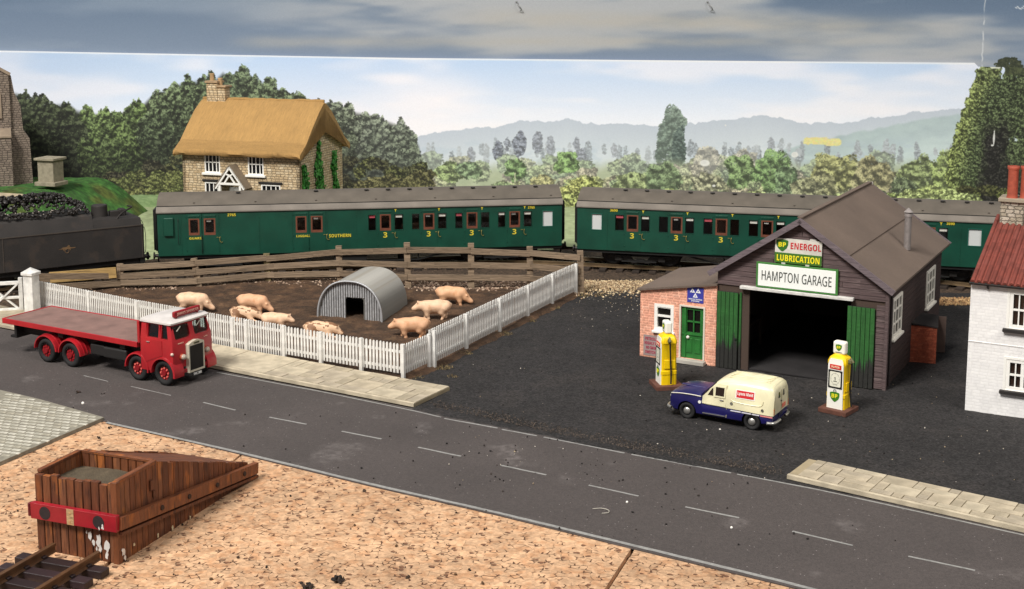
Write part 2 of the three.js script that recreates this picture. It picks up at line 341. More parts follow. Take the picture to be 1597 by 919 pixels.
scatter('ballast_stones', 'beige gravel between the track and the yard', 'gravel', 4200, ['#c9b18c', '#b59a75', '#a98f70', '#d8c4a0', '#8b7458', '#6d5a48'], [0.3, 0.65], i => {
  const q = xz(at(R(900, 1050), 437 + 9 * rnd() + 26 * rnd() * rnd() * rnd() + 5 * vnoise(i * 0.01, 3, 0, 9))); return [q[0], 0.3 + R(-0.3, 0.35), q[1]];
});
scatter('ballast_stones', 'orange brown gravel beside the track behind the white house', 'gravel', 500, ['#c9a878', '#b08a60', '#8b6c4c'], [0.35, 0.8], i => {
  const q = xz(at(R(1455, 1520), R(466, 477))); return [q[0], 0.4 + R(-0.3, 0.3), q[1]];
});
scatter('ballast_stones', 'dark stones between the sleepers under the train', 'gravel', 5000, ['#4a3d33', '#3a302a', '#5d4c3f', '#6e5a49'], [0.5, 0.9], i => {
  const x = R(-330, 330), z = x < -200 ? mix(-728, -640, (-200 - x) / 130) : x < 30 ? mix(-728, -760, (x + 200) / 230) : mix(-756, -684, (x - 30) / 290); return [x, 0.1 + R(-0.3, 0.3), z + R(-16, 16)];
});
scatter('grit', 'brown grit swept along the edge of the road', 'grit', 2400, ['#463e39', '#524840', '#3a3430', '#5e5248', '#2f2b29'], [0.1, 0.32], i => {
  const p = along([[668, 634], [860, 676], [1010, 707], [1215, 743]], rnd()), q = xz(at(...p)), k = Math.abs(rnd() + rnd() - 1); return [q[0] + R(-2, 2) + k * 3, 0.15 + R(0, 0.2), q[1] - k * 9 - 0.8];
});
scatter('litter', 'pale chips scattered on the black yard', 'chips', 260, ['#c8beae', '#a9997e', '#8d7c66', '#ddd5c8'], [0.1, 0.28], i => {
  const q = i < 150 ? xz(at(880 + 150 * Math.sqrt(rnd()) + R(-30, 0), 455 + 75 * rnd() * rnd())) : xz(at(R(700, 1590), R(560, 760))); return [q[0], 0.35, q[1]];
});
scatter('litter', 'dark crumbs scattered on the yard and the road', 'crumbs', 520, ['#1d1a19', '#26211f', '#332c28'], [0.12, 0.45], i => {
  const q = i < 330 ? xz(at(R(690, 1590), R(520, 760))) : xz(at(R(0, 1500), R(600, 860))); return signed(yardPts, q[0], q[1]) > 0 || signed([...nearE, ...farE.slice().reverse()], q[0], q[1]) > 0 ? [q[0], 0.25, q[1]] : [q[0], -4, q[1]];
});
scatter('litter', 'dark crumbs lying on the cork', 'crumbs', 90, ['#3a2a1e', '#2a211b', '#574029'], [0.15, 0.6], i => { const q = xz(at(R(0, 760), R(690, 919))); return signed([[-420, -190], [-420, -560], ...nearE.slice(1), [500, -190]], q[0], q[1]) > 4 ? [q[0], -0.1, q[1]] : [q[0], -4, q[1]]; });
for (const [px, py, n, s] of [[527, 906, 26, 1.2], [478, 916, 22, 1.1], [122, 613, 14, 0.7], [160, 615, 8, 0.5], [172, 668, 10, 0.6], [155, 684, 9, 0.55]])
  scatter('litter', `black crumb heap ${px < 200 ? 'near the paved corner at the left' : 'on the cork near the front edge'}`, 'crumbs', n, ['#1b1615', '#2a1f19', '#3a2a20'], [0.25 * s, 0.6 * s], i => { const q = at(px, py); return [q[0] + R(-1.4, 1.4) * s, R(-0.1, 0.9) * s, q[2] + R(-1.2, 1.2) * s]; });
// white chips one can pick out on the road
for (const [px, py, s, w] of [[129, 630, 0.6, 'beside the paved corner'], [1141, 824, 0.42, 'between two lane dashes'], [1123, 671, 0.4, 'in front of the van'], [978, 784, 0.4, 'beside a lane dash']]) {
  const q = at(px, py), o = mesh('white_chip', place(new THREE.IcosahedronGeometry(s, 1), q[0], s * 0.4, q[2]), M(0xeeeae2, 0.6, { map: null, bump: 0 })); tag(o, `small white chip on the ground ${w}`, 'chip');
}
{ const q = at(936, 798), hair = tag(mesh('loose_fibre', tube([[q[0] - 2.2, 0.2, q[2] - 1.6], [q[0] + 0.6, 0.25, q[2] - 1.9], [q[0] + 2.6, 0.3, q[2] - 0.2], [q[0] + 2.4, 0.3, q[2] + 1.6], [q[0] + 0.4, 0.2, q[2] + 1.9]], 0.14), M(0xaaa49a, 0.6, { map: null, bump: 0 })), 'thin curled grey fibre lying on the road', 'fibre'); }

// dry grass at the foot of the yard fence
{
  const bl = new THREE.ConeGeometry(0.12, 1, 3); bl.translate(0, 0.5, 0);
  for (const [px, py, n, sp] of [[690, 574, 150, 4.5], [706, 588, 40, 2.5], [724, 552, 110, 4], [786, 522, 150, 4.5], [826, 502, 90, 3.5], [862, 481, 130, 4], [905, 462, 120, 5], [940, 461, 60, 5], [650, 590, 40, 3]]) {
    const q = at(px, py), g = bake(bl), o = shade(new THREE.InstancedMesh(g, new THREE.MeshStandardMaterial({ roughness: 0.9 }), n)); o.name = numbered('dry_grass');
    const m = new THREE.Matrix4(), qt = new THREE.Quaternion(), c = new THREE.Color();
    for (let i = 0; i < n; i++) {
      const r = Math.sqrt(rnd()) * sp, a = R(0, 6.28), L = R(0.5, 1.7);
      qt.setFromEuler(new THREE.Euler(R(-1.2, 1.2), R(0, 6), R(-1.2, 1.2)));
      m.compose(new THREE.Vector3((q[0] + r * Math.cos(a)) * MM, 0.1 * MM, (q[2] + r * 0.7 * Math.sin(a)) * MM), qt, new THREE.Vector3(1.2, L, 1.2)); o.setMatrixAt(i, m);
      c.set(['#8c7a54', '#a8936a', '#6b5a3d', '#5a5030', '#3f3424'][Math.floor(rnd() * 5)]); o.setColorAt(i, c);
    }
    scene.add(o); stuff(o, 'dry grass at the foot of the white yard fence', 'grass');
  }
}

// pavements of stone flags
function pavement(name, label, p0, p1, width, flagged) {     // near edge from p0 to p1 (x, z); flags where flagged(x along) is true
  const L = Math.hypot(p1[0] - p0[0], p1[1] - p0[1]), turn = Math.atan2(p1[1] - p0[1], p1[0] - p0[0]) * 180 / Math.PI;
  const t = structure(new THREE.Group(), label); t.name = name; scene.add(t);
  t.position.set(p0[0] * MM, 0, p0[1] * MM); t.rotation.y = -rad(turn);
  const stone = [0xc5b79e, 0xbdb09a, 0xcbbea5, 0xb9ac94].map(c => M(c, 0.85, { tile: 25, bump: 0.06 }));
  mesh('pavement_base', box(L, 1.35, width - 0.2, L / 2, 0.75, -width / 2), M(0xa99a7d, 0.9), t);
  mesh('kerb', rbox(L, 1.75, 1.3, 0.25, L / 2, 0.9, -0.65), stone[2], t);
  const U = (width - 1.5) / 5, nx = Math.floor(L / U), cell = Array.from({ length: 5 }, () => new Array(nx).fill(0));
  const x00 = L - nx * U;
  for (let i = 0; i < nx; i++) for (let j = 0; j < 5; j++) {
    if (cell[j][i]) continue;
    const f = flagged(x00 + i * U);
    let w = f ? 1 + Math.floor(rnd() * 3) : 4 + Math.floor(rnd() * 3), h = f ? 1 + Math.floor(rnd() * 2) : 5;
    w = Math.min(w, nx - i); h = Math.min(h, 5 - j);
    for (let b = 0; b < h; b++) if (cell[j + b][i]) h = b;
    for (let a = 0; a < w; a++) for (let b = 0; b < h; b++) if (cell[j + b][i + a]) w = a;
    for (let a = 0; a < w; a++) for (let b = 0; b < h; b++) cell[j + b][i + a] = 1;
    const gx = 0.28, X = x00 + i * U, Z = -1.4 - j * U;
    piece('paving_slab', bake(rbox(w * U - gx, 0.5, h * U - gx, 0.1)), stone[Math.floor(rnd() * 4)], t, [X + w * U / 2, 1.55 + R(-0.06, 0.08), Z - h * U / 2], 0, R(-0.006, 0.006), R(-0.006, 0.006));
  }
  return t;
}
{
  const a = xz(at(-140, 484)), b = xz(at(645, 636)), c = xz(at(697, 607)), L = Math.hypot(b[0] - a[0], b[1] - a[1]);
  pavement('pavement', 'long beige flagstone pavement in front of the picket fence', a, b, Math.hypot(c[0] - b[0], c[1] - b[1]) * 0.96, x => x > L - 100);
  const d = xz(at(1227, 748)), e = xz(at(1680, 851)), f = xz(at(1266, 723));
  pavement('pavement_001', 'beige flagstone pavement at the right, beside the road', d, e, Math.hypot(f[0] - d[0], f[1] - d[1]), () => true);
}
// setts at the left edge
{
  const t = structure(new THREE.Group(), 'grey sett paving at the left edge'); t.name = 'sett_paving'; scene.add(t);
  const pts = [[-70, 598], [0, 612], [60, 626], [162, 655], [80, 690], [0, 725], [-110, 775]].map(q => xz(at(...q)));
  mesh('paving_base', slab(pts, -0.35, 1.0), M(0x8f8a7c, 0.9, { tile: 12 }), t);
  const o = at(0, 660), p = at(130, 675), turn = Math.atan2(p[2] - o[2], p[0] - o[0]), ca = Math.cos(turn), sa = Math.sin(turn);
  const gs = [0, 1, 2, 3].map(i => bake(rbox(3.0 + 0.12 * i, 0.5, 1.35, 0.15))), ms = [0xc9c5b6, 0xbdb9aa, 0xd2cec0, 0xb3ad9c].map(c => M(c, 0.85, { tile: 8 }));
  for (let j = -30; j < 34; j++) for (let i = -14; i < 26; i++) {
    const lx = i * 3.55 + (j % 2 ? 1.8 : 0) + R(-0.1, 0.1), lz = j * 2.75, x = o[0] + lx * ca - lz * sa, z = o[2] + lx * sa + lz * ca;
    if (signed(pts, x, z) < 1.1 || x < -200 || z > -395) continue;
    piece('sett', gs[Math.floor(rnd() * 4)], ms[Math.floor(rnd() * 4)], t, [x, 0.9 + R(-0.05, 0.05), z], -turn);
  }
}
// green verge and the churchyard hill behind the track
const grassTex = tex(512, 512, (u, v, x, y) => { const k = 0.6 + 0.8 * fbm(u * 24, v * 24, 24, 4, 131), o = smooth(0.45, 0.7, fbm(u * 4, v * 4, 4, 3, 135)); return [mix(78, 104, o) * k, mix(134, 118, o) * k, mix(58, 52, o) * k]; });
const grassM = M(0xffffff, 0.95, { map: tiled(grassTex, 60), bump: 0.9, btile: 6 });
sheet('grass_verge', 'pale green strip of grass behind the train', [[-460, -640], [-330, -690], [-180, -770], [60, -800], [460, -740], [520, -880], [-520, -880]], M(0xb4c192, 0.95, { map: tiled(T.mottle, 30), bump: 0.5 }), (x, z, d) => -0.9 + 0.6 * N2(x, z, 9, 141) + 14 * smooth(-775, -860, z), 6, 6);
const hillH = (x, z) => {
  const edge = smooth(-238, -300, x + 0.25 * (z + 790)), up = smooth(-726, -800, z);
  return -2 + edge * (4 + 36 * up) + 1.6 * N2(x, z, 12, 145) * edge + 0.8 * N2(x, z, 3, 147);
};
sheet('hill', 'grassy churchyard hill behind the locomotive tender', [[-520, -700], [-330, -716], [-236, -760], [-215, -800], [-205, -868], [-520, -868]], grassM, (x, z, d) => hillH(x, z) * smooth(-2, 6, d) - 1.5, 2.5, 3);

// ================= the printed backdrop: two flat sheets of printed card standing behind the layout =================
const BZ = -880;
function printSheet(W, Hh, x0, y0, s, paint) {               // print coordinates: the picture on the sheet, s texels per unit
  const d = new Float32Array(W * Hh * 3);
  const P = {
    fill(fn) { for (let y = 0; y < Hh; y++) for (let x = 0; x < W; x++) { const c = fn(x0 + x / s, y0 + y / s), i = (y * W + x) * 3; d[i] = c[0]; d[i + 1] = c[1]; d[i + 2] = c[2]; } },
    over(fn) { for (let y = 0; y < Hh; y++) for (let x = 0; x < W; x++) { const c = fn(x0 + x / s, y0 + y / s); if (!c || c[3] <= 0) continue; const i = (y * W + x) * 3, a = c[3]; for (let k = 0; k < 3; k++) d[i + k] += (c[k] - d[i + k]) * a; } },
    dab(px, py, rx, ry, rot, c, a = 1) {
      const cx = (px - x0) * s, cy = (py - y0) * s, X = rx * s, Y = ry * s, m = Math.ceil(Math.max(X, Y)) + 1, co = Math.cos(rot), si = Math.sin(rot);
      for (let y = Math.max(0, Math.floor(cy - m)); y <= Math.min(Hh - 1, cy + m); y++) for (let x = Math.max(0, Math.floor(cx - m)); x <= Math.min(W - 1, cx + m); x++) {
        const u = ((x - cx) * co + (y - cy) * si) / X, v = (-(x - cx) * si + (y - cy) * co) / Y, q = u * u + v * v;
        if (q > 1.3) continue;
        const k = a * clamp((1.3 - q) / 0.6), i = (y * W + x) * 3;
        d[i] += (c[0] - d[i]) * k; d[i + 1] += (c[1] - d[i + 1]) * k; d[i + 2] += (c[2] - d[i + 2]) * k;
      }
    },
  };
  paint(P);
  const out = new Uint8Array(W * Hh * 4);
  for (let y = 0; y < Hh; y++) for (let x = 0; x < W; x++) {
    const i = (y * W + x) * 3, o = ((Hh - 1 - y) * W + x) * 4, n = (hash(x, y, 301) - 0.5) * 7;
    for (let k = 0; k < 3; k++) out[o + k] = clamp(d[i + k] + n, 0, 255); out[o + 3] = 255;
  }
  const t = new THREE.DataTexture(out, W, Hh); t.colorSpace = THREE.SRGBColorSpace; t.magFilter = THREE.LinearFilter; t.minFilter = THREE.LinearMipmapLinearFilter; t.generateMipmaps = true; t.needsUpdate = true;
  return t;
}
const curve = pts => x => { if (x <= pts[0][0]) return pts[0][1]; for (let i = 0; i + 1 < pts.length; i++) if (x <= pts[i + 1][0]) return mix(pts[i][1], pts[i + 1][1], (x - pts[i][0]) / (pts[i + 1][0] - pts[i][0])); return pts[pts.length - 1][1]; };
const sheetGeo = (outline, x0, y0, w, h, z) => {             // outline in print coordinates
  const q = p => { const [X, Y] = atZ(p[0], p[1], z); return [X, Y]; };
  const g = prism(outline.map(q), 0.6, z - 0.6), a = q([x0, y0]), b = q([x0 + w, y0 + h]), p = g.attributes.position, uv = new Float32Array(p.count * 2);
  for (let i = 0; i < p.count; i++) { uv[2 * i] = (p.getX(i) - a[0]) / (b[0] - a[0]); uv[2 * i + 1] = 1 - (p.getY(i) - a[1]) / (b[1] - a[1]); }
  g.setAttribute('uv', new THREE.BufferAttribute(uv, 2)); g.userData.keepUV = true; return g;
};
{
  const W = 2048, Hh = 440, x0 = -80, y0 = 70, s = W / 1760;
  const print = printSheet(W, Hh, x0, y0, s, P => {
    const cl = (x, y, k) => fbm(x / 150 + 20, y / 34 + 20, 512, 3, k);
    P.fill((x, y) => {
      const t = clamp((y - 85) / 115), sky = [mix(182, 241, t), mix(206, 242, t), mix(237, 250, t)];
      const left = smooth(420, 60, x) * 0.4;
      const c = smooth(0.4, 0.78, cl(x, y, 311)) * 0.6 + smooth(110, 20, Math.hypot((x - 660) * 0.9, (y - 150) * 2)) * 0.55;
      const o = [mix(sky[0], 247, c), mix(sky[1], 242, c), mix(sky[2], 246, c)];
      return o.map((v, k) => mix(v, [166, 184, 207][k], left * (1 - t)));
    });
    // hills far off
    const ridge = curve([[560, 226], [640, 208], [700, 200], [760, 195], [797, 185], [840, 187], [870, 183], [905, 190], [960, 190], [1010, 194], [1060, 190], [1110, 185], [1185, 178], [1240, 190], [1300, 188], [1400, 174], [1480, 167], [1700, 158]]);
    P.over((x, y) => { const r = ridge(x) + 3.5 * (fbm(x / 9, 3, 512, 4, 321) - 0.5) * 2, t = clamp((y - r) / 70); return [mix(188, 216, t), mix(197, 223, t), mix(210, 228, t), x < 540 ? 0 : smooth(-0.6, 1.2, y - r) * 0.95]; });
    const ridge2 = curve([[1180, 236], [1290, 208], [1350, 196], [1400, 186], [1480, 174], [1700, 160]]);
    P.over((x, y) => { const r = ridge2(x) + 6 * (fbm(x / 12, 7, 512, 4, 325) - 0.5), n = fbm(x / 22, y / 9, 512, 4, 327), t = clamp((y - r) / 60); return [mix(168, 190, t) + 26 * (n - 0.5), mix(186, 206, t) + 26 * (n - 0.5), mix(188, 208, t) + 20 * (n - 0.5), x < 1180 ? 0 : smooth(0, 5, y - r) * 0.8]; });
    P.over((x, y) => [182, 196, 210, 0.55 * smooth(0.5, 0.75, fbm(x / 26, y / 10, 512, 4, 331)) * smooth(205, 235, y) * (x > 600 ? 1 : 0)]);
    // one printed tree or bush: clumps of leaf marks, upper ones first
    const leafy = (cx, cy, w, h, base, o = {}) => {
      const sd = Math.floor(rnd() * 997), hz = o.haze || 0, q = o.lump || clamp(Math.min(w, h) / 5, 3, 8), F = (x, y) => fbm((x + sd * 7) / q, (y + sd * 3) / q, 8192, 3, 6), side = o.side || -0.2, tall = o.tall;
      const reach = (a, ey) => 0.72 + 0.5 * vnoise(a * 2.2 + 9, sd, 0, 5);
      const n = Math.round(w * h * (o.dense || 0.62));
      for (let i = 0; i < n; i++) {
        const a = R(0, 6.283), rr = i < n * 0.3 ? Math.sqrt(rnd()) * 0.92 : Math.sqrt(rnd()); let ex = Math.cos(a) * rr * reach(a), ey = Math.sin(a) * rr * reach(a);
        if (tall) ex *= ey < 0 ? Math.pow(clamp(1 + ey * 0.8), 0.24) : 1;
        const px = cx + ex * w / 2 + R(-0.7, 0.7), py = cy + ey * h / 2 + R(-0.7, 0.7), e0 = F(px, py - q * 0.3), e1 = F(px + q * 0.2 * Math.sign(side || 1), py + q * 0.3);
        const lit = i < n * 0.3 ? R(0.0, 0.35) : clamp(0.5 + 2.6 * (e1 - e0) + 0.9 * (e1 - 0.5) - 0.2 * ey + side * ex * 0.8 + R(-0.14, 0.14)), s = (o.leaf || 1.25) * (i < n * 0.3 ? R(1.3, 2) : R(0.6, 1.15));
        const sh = mix(o.lo || 0.38, o.hi || 1.35, lit), w2 = clamp((lit - 0.7) * 0.7);
        P.dab(px, py, s * 1.1, s * 0.75, R(-1.2, 1.2), base.map((v, k) => mix(mix(v * sh, [216, 218, 188][k], w2 * 0.5), [206, 211, 217][k], hz)), o.a || 0.75);
      }
    };
    // dim poplars in the mist
    for (let i = 0; i < 70; i++) { const x = R(650, 1480), h = R(10, 34); leafy(x, R(226, 246), R(5, 10), h, [118, 130, 142], { haze: R(0.5, 0.82), tall: 1, a: 0.55 }); }
    for (const [x, y, w, h, hz] of [[765, 234, 16, 34, 0.12], [779, 222, 8, 22, 0.25], [798, 222, 22, 40, 0.15], [826, 220, 17, 36, 0.3], [846, 222, 11, 30, 0.4], [887, 222, 9, 26, 0.35], [722, 236, 9, 20, 0.4], [895, 240, 14, 26, 0.3], [946, 232, 10, 22, 0.5], [1190, 222, 9, 20, 0.45]]) leafy(x, y, w, h, [104, 110, 128], { haze: hz + 0.2, tall: 1 });
    leafy(1033, 222, 44, 104, [112, 130, 116], { haze: 0.16, side: 0.3, hi: 1.2, lo: 0.62 }); leafy(1040, 196, 34, 54, [112, 130, 116], { haze: 0.16, side: 0.3, hi: 1.2, lo: 0.62 });
    leafy(1046, 226, 20, 80, [92, 112, 104], { haze: 0.16, hi: 1.0, lo: 0.5 });
    for (let i = 0; i < 420; i++) { const x = R(1241, 1297), y = R(212, 222) + (x > 1275 ? 2 : 0); P.dab(x, y, R(1, 3), R(0.7, 1.4), 0, [R(214, 236), R(206, 224), R(140, 165)], 0.8); }
    P.over((x, y) => { const n = fbm(x / 14, y / 9, 512, 4, 341), e = 258 + 16 * (fbm(x / 20, 2, 512, 4, 343) - 0.5); return [mix(150, 184, n), mix(160, 190, n), mix(128, 160, n), x < 560 || x > 1490 ? 0 : 0.85 * smooth(e - 16, e + 10, y)]; });
    // hedges and bushes in front of the hills
    for (let i = 0; i < 130; i++) {
      const x = R(560, 1490), y = R(246, 300), w = R(20, 46), dp = (y - 246) / 54;
      const b = [[142, 156, 108], [128, 146, 102], [154, 152, 116], [166, 156, 130], [122, 138, 104], [160, 164, 120]][Math.floor(rnd() * 6)];
      leafy(x, y, w, w * R(0.6, 1), b, { haze: 0.12 + 0.36 * (1 - dp) });
    }
    for (const [x, y, w, h, b] of [[688, 266, 44, 30, [140, 164, 92]], [720, 262, 40, 32, [118, 146, 96]], [793, 262, 36, 36, [112, 152, 78]], [872, 252, 40, 38, [116, 158, 76]], [835, 282, 40, 26, [186, 180, 112]], [900, 288, 60, 34, [164, 172, 96]], [980, 282, 70, 40, [146, 164, 96]], [1020, 276, 64, 52, [110, 136, 84]], [1145, 264, 54, 54, [112, 146, 76]], [1190, 262, 56, 62, [106, 146, 72]], [1215, 276, 40, 44, [96, 128, 76]], [1290, 268, 80, 66, [158, 158, 88]], [1350, 272, 76, 60, [150, 142, 92]], [1270, 285, 60, 40, [150, 148, 96]], [1420, 272, 60, 62, [128, 146, 78]], [1400, 290, 40, 30, [80, 96, 56]], [1462, 276, 44, 80, [142, 164, 76]], [1440, 296, 50, 20, [168, 186, 92]], [1245, 292, 60, 34, [150, 150, 104]], [1090, 284, 50, 36, [170, 168, 128]]]) leafy(x, y, w, h, b.map(v => v * 0.78 + 32), { haze: 0.13, hi: 1.3 });
    for (let i = 0; i < 6; i++) P.dab(791 + R(-0.5, 0.5), 268 + i * 2.5, 0.9, 1.8, 0, [206, 200, 176], 0.8);
    // the wood at the left
    const top = curve([[-80, 120], [20, 132], [40, 139], [60, 146], [80, 149], [100, 148], [112, 158], [135, 164], [160, 163], [185, 162], [208, 156], [226, 138], [245, 130], [275, 117], [300, 113], [325, 114], [340, 100], [356, 110], [372, 104], [388, 112], [412, 118], [430, 130], [450, 137], [470, 149], [490, 152], [520, 157], [560, 164], [590, 174], [612, 182], [630, 190], [642, 212], [648, 236], [660, 260]]);
    P.over((x, y) => { const r = top(x) + 8; return [44, 48, 38, x > 652 ? 0 : smooth(0, 12, y - r) * smooth(652, 630, x)]; });
    const wood = [];
    for (let row = 0; row < 6; row++) for (let x = -90; x < 648; x += 19) wood.push([x + R(-8, 8), row]);
    for (const [x, row] of wood) {
      const y = top(x) + row * 24 + R(0, 12), h = R(40, 66), w = R(22, 36);
      if (y > 292) continue;
      const base = x < 118 ? [58, 66, 46] : x < 215 ? mixc([94, 112, 66], [86, 102, 64], rnd()) : x < 470 ? mixc([96, 110, 80], [82, 96, 70], rnd()) : mixc([106, 114, 98], [92, 102, 82], rnd());
      const dk = 1 - 0.1 * row;
      leafy(x, y + h * 0.42, w, h, base.map(v => v * dk), { side: 0.25, tall: 1, hi: row < 3 ? 1.5 : 1.2, lo: 0.34, lump: 6, dense: 0.55, haze: x > 560 ? 0.14 : x > 330 ? 0.05 : 0 });
    }
    for (let i = 0; i < 60; i++) { const x = R(120, 650), y = R(244, 300); leafy(x, y, R(18, 40), R(14, 26), mixc([88, 92, 54], [58, 56, 44], rnd()), { lo: 0.3, hi: 1.35 }); }
    for (let i = 0; i < 24; i++) leafy(R(170, 275), R(268, 300), R(20, 36), R(12, 20), mixc([118, 122, 74], [92, 100, 58], rnd()), { lo: 0.4 });
    for (let i = 0; i < 20; i++) leafy(R(550, 660), R(272, 300), R(22, 40), R(18, 28), mixc([84, 82, 54], [112, 108, 72], rnd()), { lo: 0.35 });
    for (let i = 0; i < 2600; i++) { const x = R(150, 262), y = R(302, 345); P.dab(x, y, R(2, 5), R(1, 2), 0.1, mixc([150, 172, 124], [112, 138, 92], rnd()), 0.7); }
    // the big dark poplars at the right
    const pop = []; for (let i = 0; i < 760; i++) { const y = R(98, 312), e = curve([[98, 1514], [110, 1504], [130, 1497], [165, 1485], [200, 1477], [235, 1467], [270, 1461], [312, 1459]])(y); pop.push([mix(e + 6, 1608, rnd()), y, e]); }
    pop.sort((p, q) => p[1] - q[1]);
    for (const [x, y, e] of pop) { if (y < 112 + 26 * smooth(9, 2, Math.abs(x - 1546)) && Math.abs(x - 1546) < 9) continue; const dkz = smooth(1512, 1530, x) * smooth(1568, 1545, x) * smooth(185, 225, y) + smooth(255, 300, y) * smooth(1505, 1530, x) * 0.7, f = smooth(46, 4, x - e); leafy(x, y + (x > 1545 ? -8 : 0), R(8, 15), R(14, 24), mixc(mixc([74, 86, 58], [128, 140, 84], f), [42, 40, 40], clamp(dkz)), { lump: 4, dense: 0.55, lo: 0.34, hi: mix(1.5, 1.1, clamp(dkz)), side: -0.3 }); }
    for (const [x, y] of [[1520, 104], [1512, 114], [1530, 110], [1560, 100], [1575, 96], [1585, 104], [1568, 94]]) leafy(x, y, 18, 22, x < 1540 ? [110, 122, 78] : [62, 72, 52], { lump: 5, dense: 0.9 });
    for (let i = 0; i < 14; i++) leafy(R(1468, 1560), R(292, 310), R(20, 34), R(12, 18), mixc([86, 92, 48], [60, 58, 40], rnd()), { });
    for (let i = 0; i < 40; i++) leafy(R(640, 1500), R(306, 330), R(30, 60), R(20, 34), mixc([176, 188, 132], [150, 164, 104], rnd()), { });
    for (let i = 0; i < 12; i++) leafy(R(872, 912), R(284, 324), R(24, 36), R(18, 28), mixc([184, 186, 118], [158, 168, 104], rnd()), {});
    P.over((x, y) => [196, 204, 160, 0.75 * smooth(330, 350, y)]);
    // pale specks on the print, and the bare paper edge along the top
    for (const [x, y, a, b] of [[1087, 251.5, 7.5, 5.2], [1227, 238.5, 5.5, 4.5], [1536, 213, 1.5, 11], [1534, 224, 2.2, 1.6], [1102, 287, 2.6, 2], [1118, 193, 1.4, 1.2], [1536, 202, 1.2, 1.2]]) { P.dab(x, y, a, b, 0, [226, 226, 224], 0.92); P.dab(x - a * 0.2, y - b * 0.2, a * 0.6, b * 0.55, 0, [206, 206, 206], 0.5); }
    const rim = curve([[-80, 77], [0, 79], [640, 90.5], [1520, 98], [1526, 104], [1700, 107]]);
    P.over((x, y) => [240, 240, 240, (x > 1540 && x < 1596 ? 0 : 1) * smooth(2.6, 0.6, y - rim(x)) * 0.7]);
    for (let i = 0; i < 900; i++) { const y = R(86, 114), x = 1572 + R(-24, 26) * smooth(84, 100, y + 4); P.dab(x, y, R(1, 2.6), R(1, 2.4), R(0, 3), mixc([48, 54, 40], [86, 94, 64], rnd()), 0.9); }
  });
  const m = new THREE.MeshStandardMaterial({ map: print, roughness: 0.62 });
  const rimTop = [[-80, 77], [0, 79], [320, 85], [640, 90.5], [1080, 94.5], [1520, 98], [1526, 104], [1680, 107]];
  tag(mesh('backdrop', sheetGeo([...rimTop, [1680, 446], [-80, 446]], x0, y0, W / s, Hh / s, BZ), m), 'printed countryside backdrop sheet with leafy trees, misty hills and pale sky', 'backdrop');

  const W2 = 2048, H2 = 256, sy0 = -60;
  const print2 = printSheet(W2, H2, x0, sy0, s, P => {
    P.fill((x, y) => {
      const f = fbm(x / 210 + 9, y / 44 + 9, 512, 4, 351), f2 = fbm(x / 320 + 40, y / 48 + x / 900, 512, 4, 357), t = clamp((y + 10) / 100);
      let c = [mix(92, 122, t), mix(112, 138, t), mix(136, 160, t)];
      const w = smooth(0.48, 0.68, f * 0.5 + f2 * 0.5) * smooth(250, 620, x), g = smooth(0.4, 0.75, f);
      c = c.map((v, k) => mix(v, [150, 162, 176][k], g * 0.4)); c = c.map((v, k) => mix(v, [182, 182, 182][k], w * 0.75));
      const band = Math.exp(-(((y - (30 + (x - 900) * 0.02)) / 15) ** 2)) * smooth(640, 800, x) * smooth(1560, 1250, x) + Math.exp(-(((y - 64) / 9) ** 2)) * smooth(330, 420, x) * smooth(1540, 1100, x) * 0.8;
      return c.map((v, k) => mix(v, [174, 170, 162][k], band * (0.35 + 0.5 * fbm(x / 40, y / 9, 512, 4, 361))));
    });
    P.over((x, y) => [196, 200, 204, smooth(1.6, 0.3, Math.abs(x - 1527 + 1.5 * (vnoise(y / 6, 1, 0, 5) - 0.5))) * smooth(0.3, 0.75, vnoise(y / 7, 3, 0, 6))]);
    for (let i = 0; i < 1300; i++) { const y = R(89, 120), w = 21 * Math.sqrt(clamp((y - 87) / 12)), x = 1569 + R(-w, w) + 2 * Math.sin(y); P.dab(x, y, R(0.8, 1.8), R(0.7, 1.5), R(0, 3), mixc([44, 50, 38], [92, 98, 70], rnd() * rnd()), 0.85); }
    for (let i = 0; i < 9; i++) P.dab(1576 + i * 2.4, 9 + 5 * vnoise(i * 0.8, 1, 0, 8), 2.2, 0.9, 0.5, [214, 218, 222], 0.8);
  });
  const m2 = new THREE.MeshStandardMaterial({ map: print2, roughness: 0.62 });
  tag(mesh('backdrop', sheetGeo([[-80, -56], [1527, -56], [1680, -56], [1680, 125], [-80, 125]], x0, sy0, W2 / s, H2 / s, BZ - 1.2), m2), 'upper backdrop sheet printed with dark stormy clouds', 'backdrop');
  for (const [px, lab] of [[810, 'small bent metal pin in the stormy backdrop, left of the two'], [1108, 'small bent metal pin in the stormy backdrop, right of the two']]) {
    const q = atZ(px, 10, BZ), t = thing('pin', lab, 'pin', q, 0, null);
    const mm = M(0x9a9a9a, 0.4, { metal: 0.8, map: null, bump: 0 });
    mesh('pin_shaft', tube([[-2, 3, -0.5], [-1.4, 1.4, 1.2], [0.6, -0.6, 1.8], [1.4, -2.4, 0.9], [0.2, -3.2, -0.4]], 0.32, 20, 6), mm, t);
    mesh('pin_head', place(new THREE.SphereGeometry(0.7, 8, 6), -2, 3, 0.1), mm, t);
  }
}
function mixc(a, b, t) { return a.map((v, k) => mix(v, b[k], t)); }

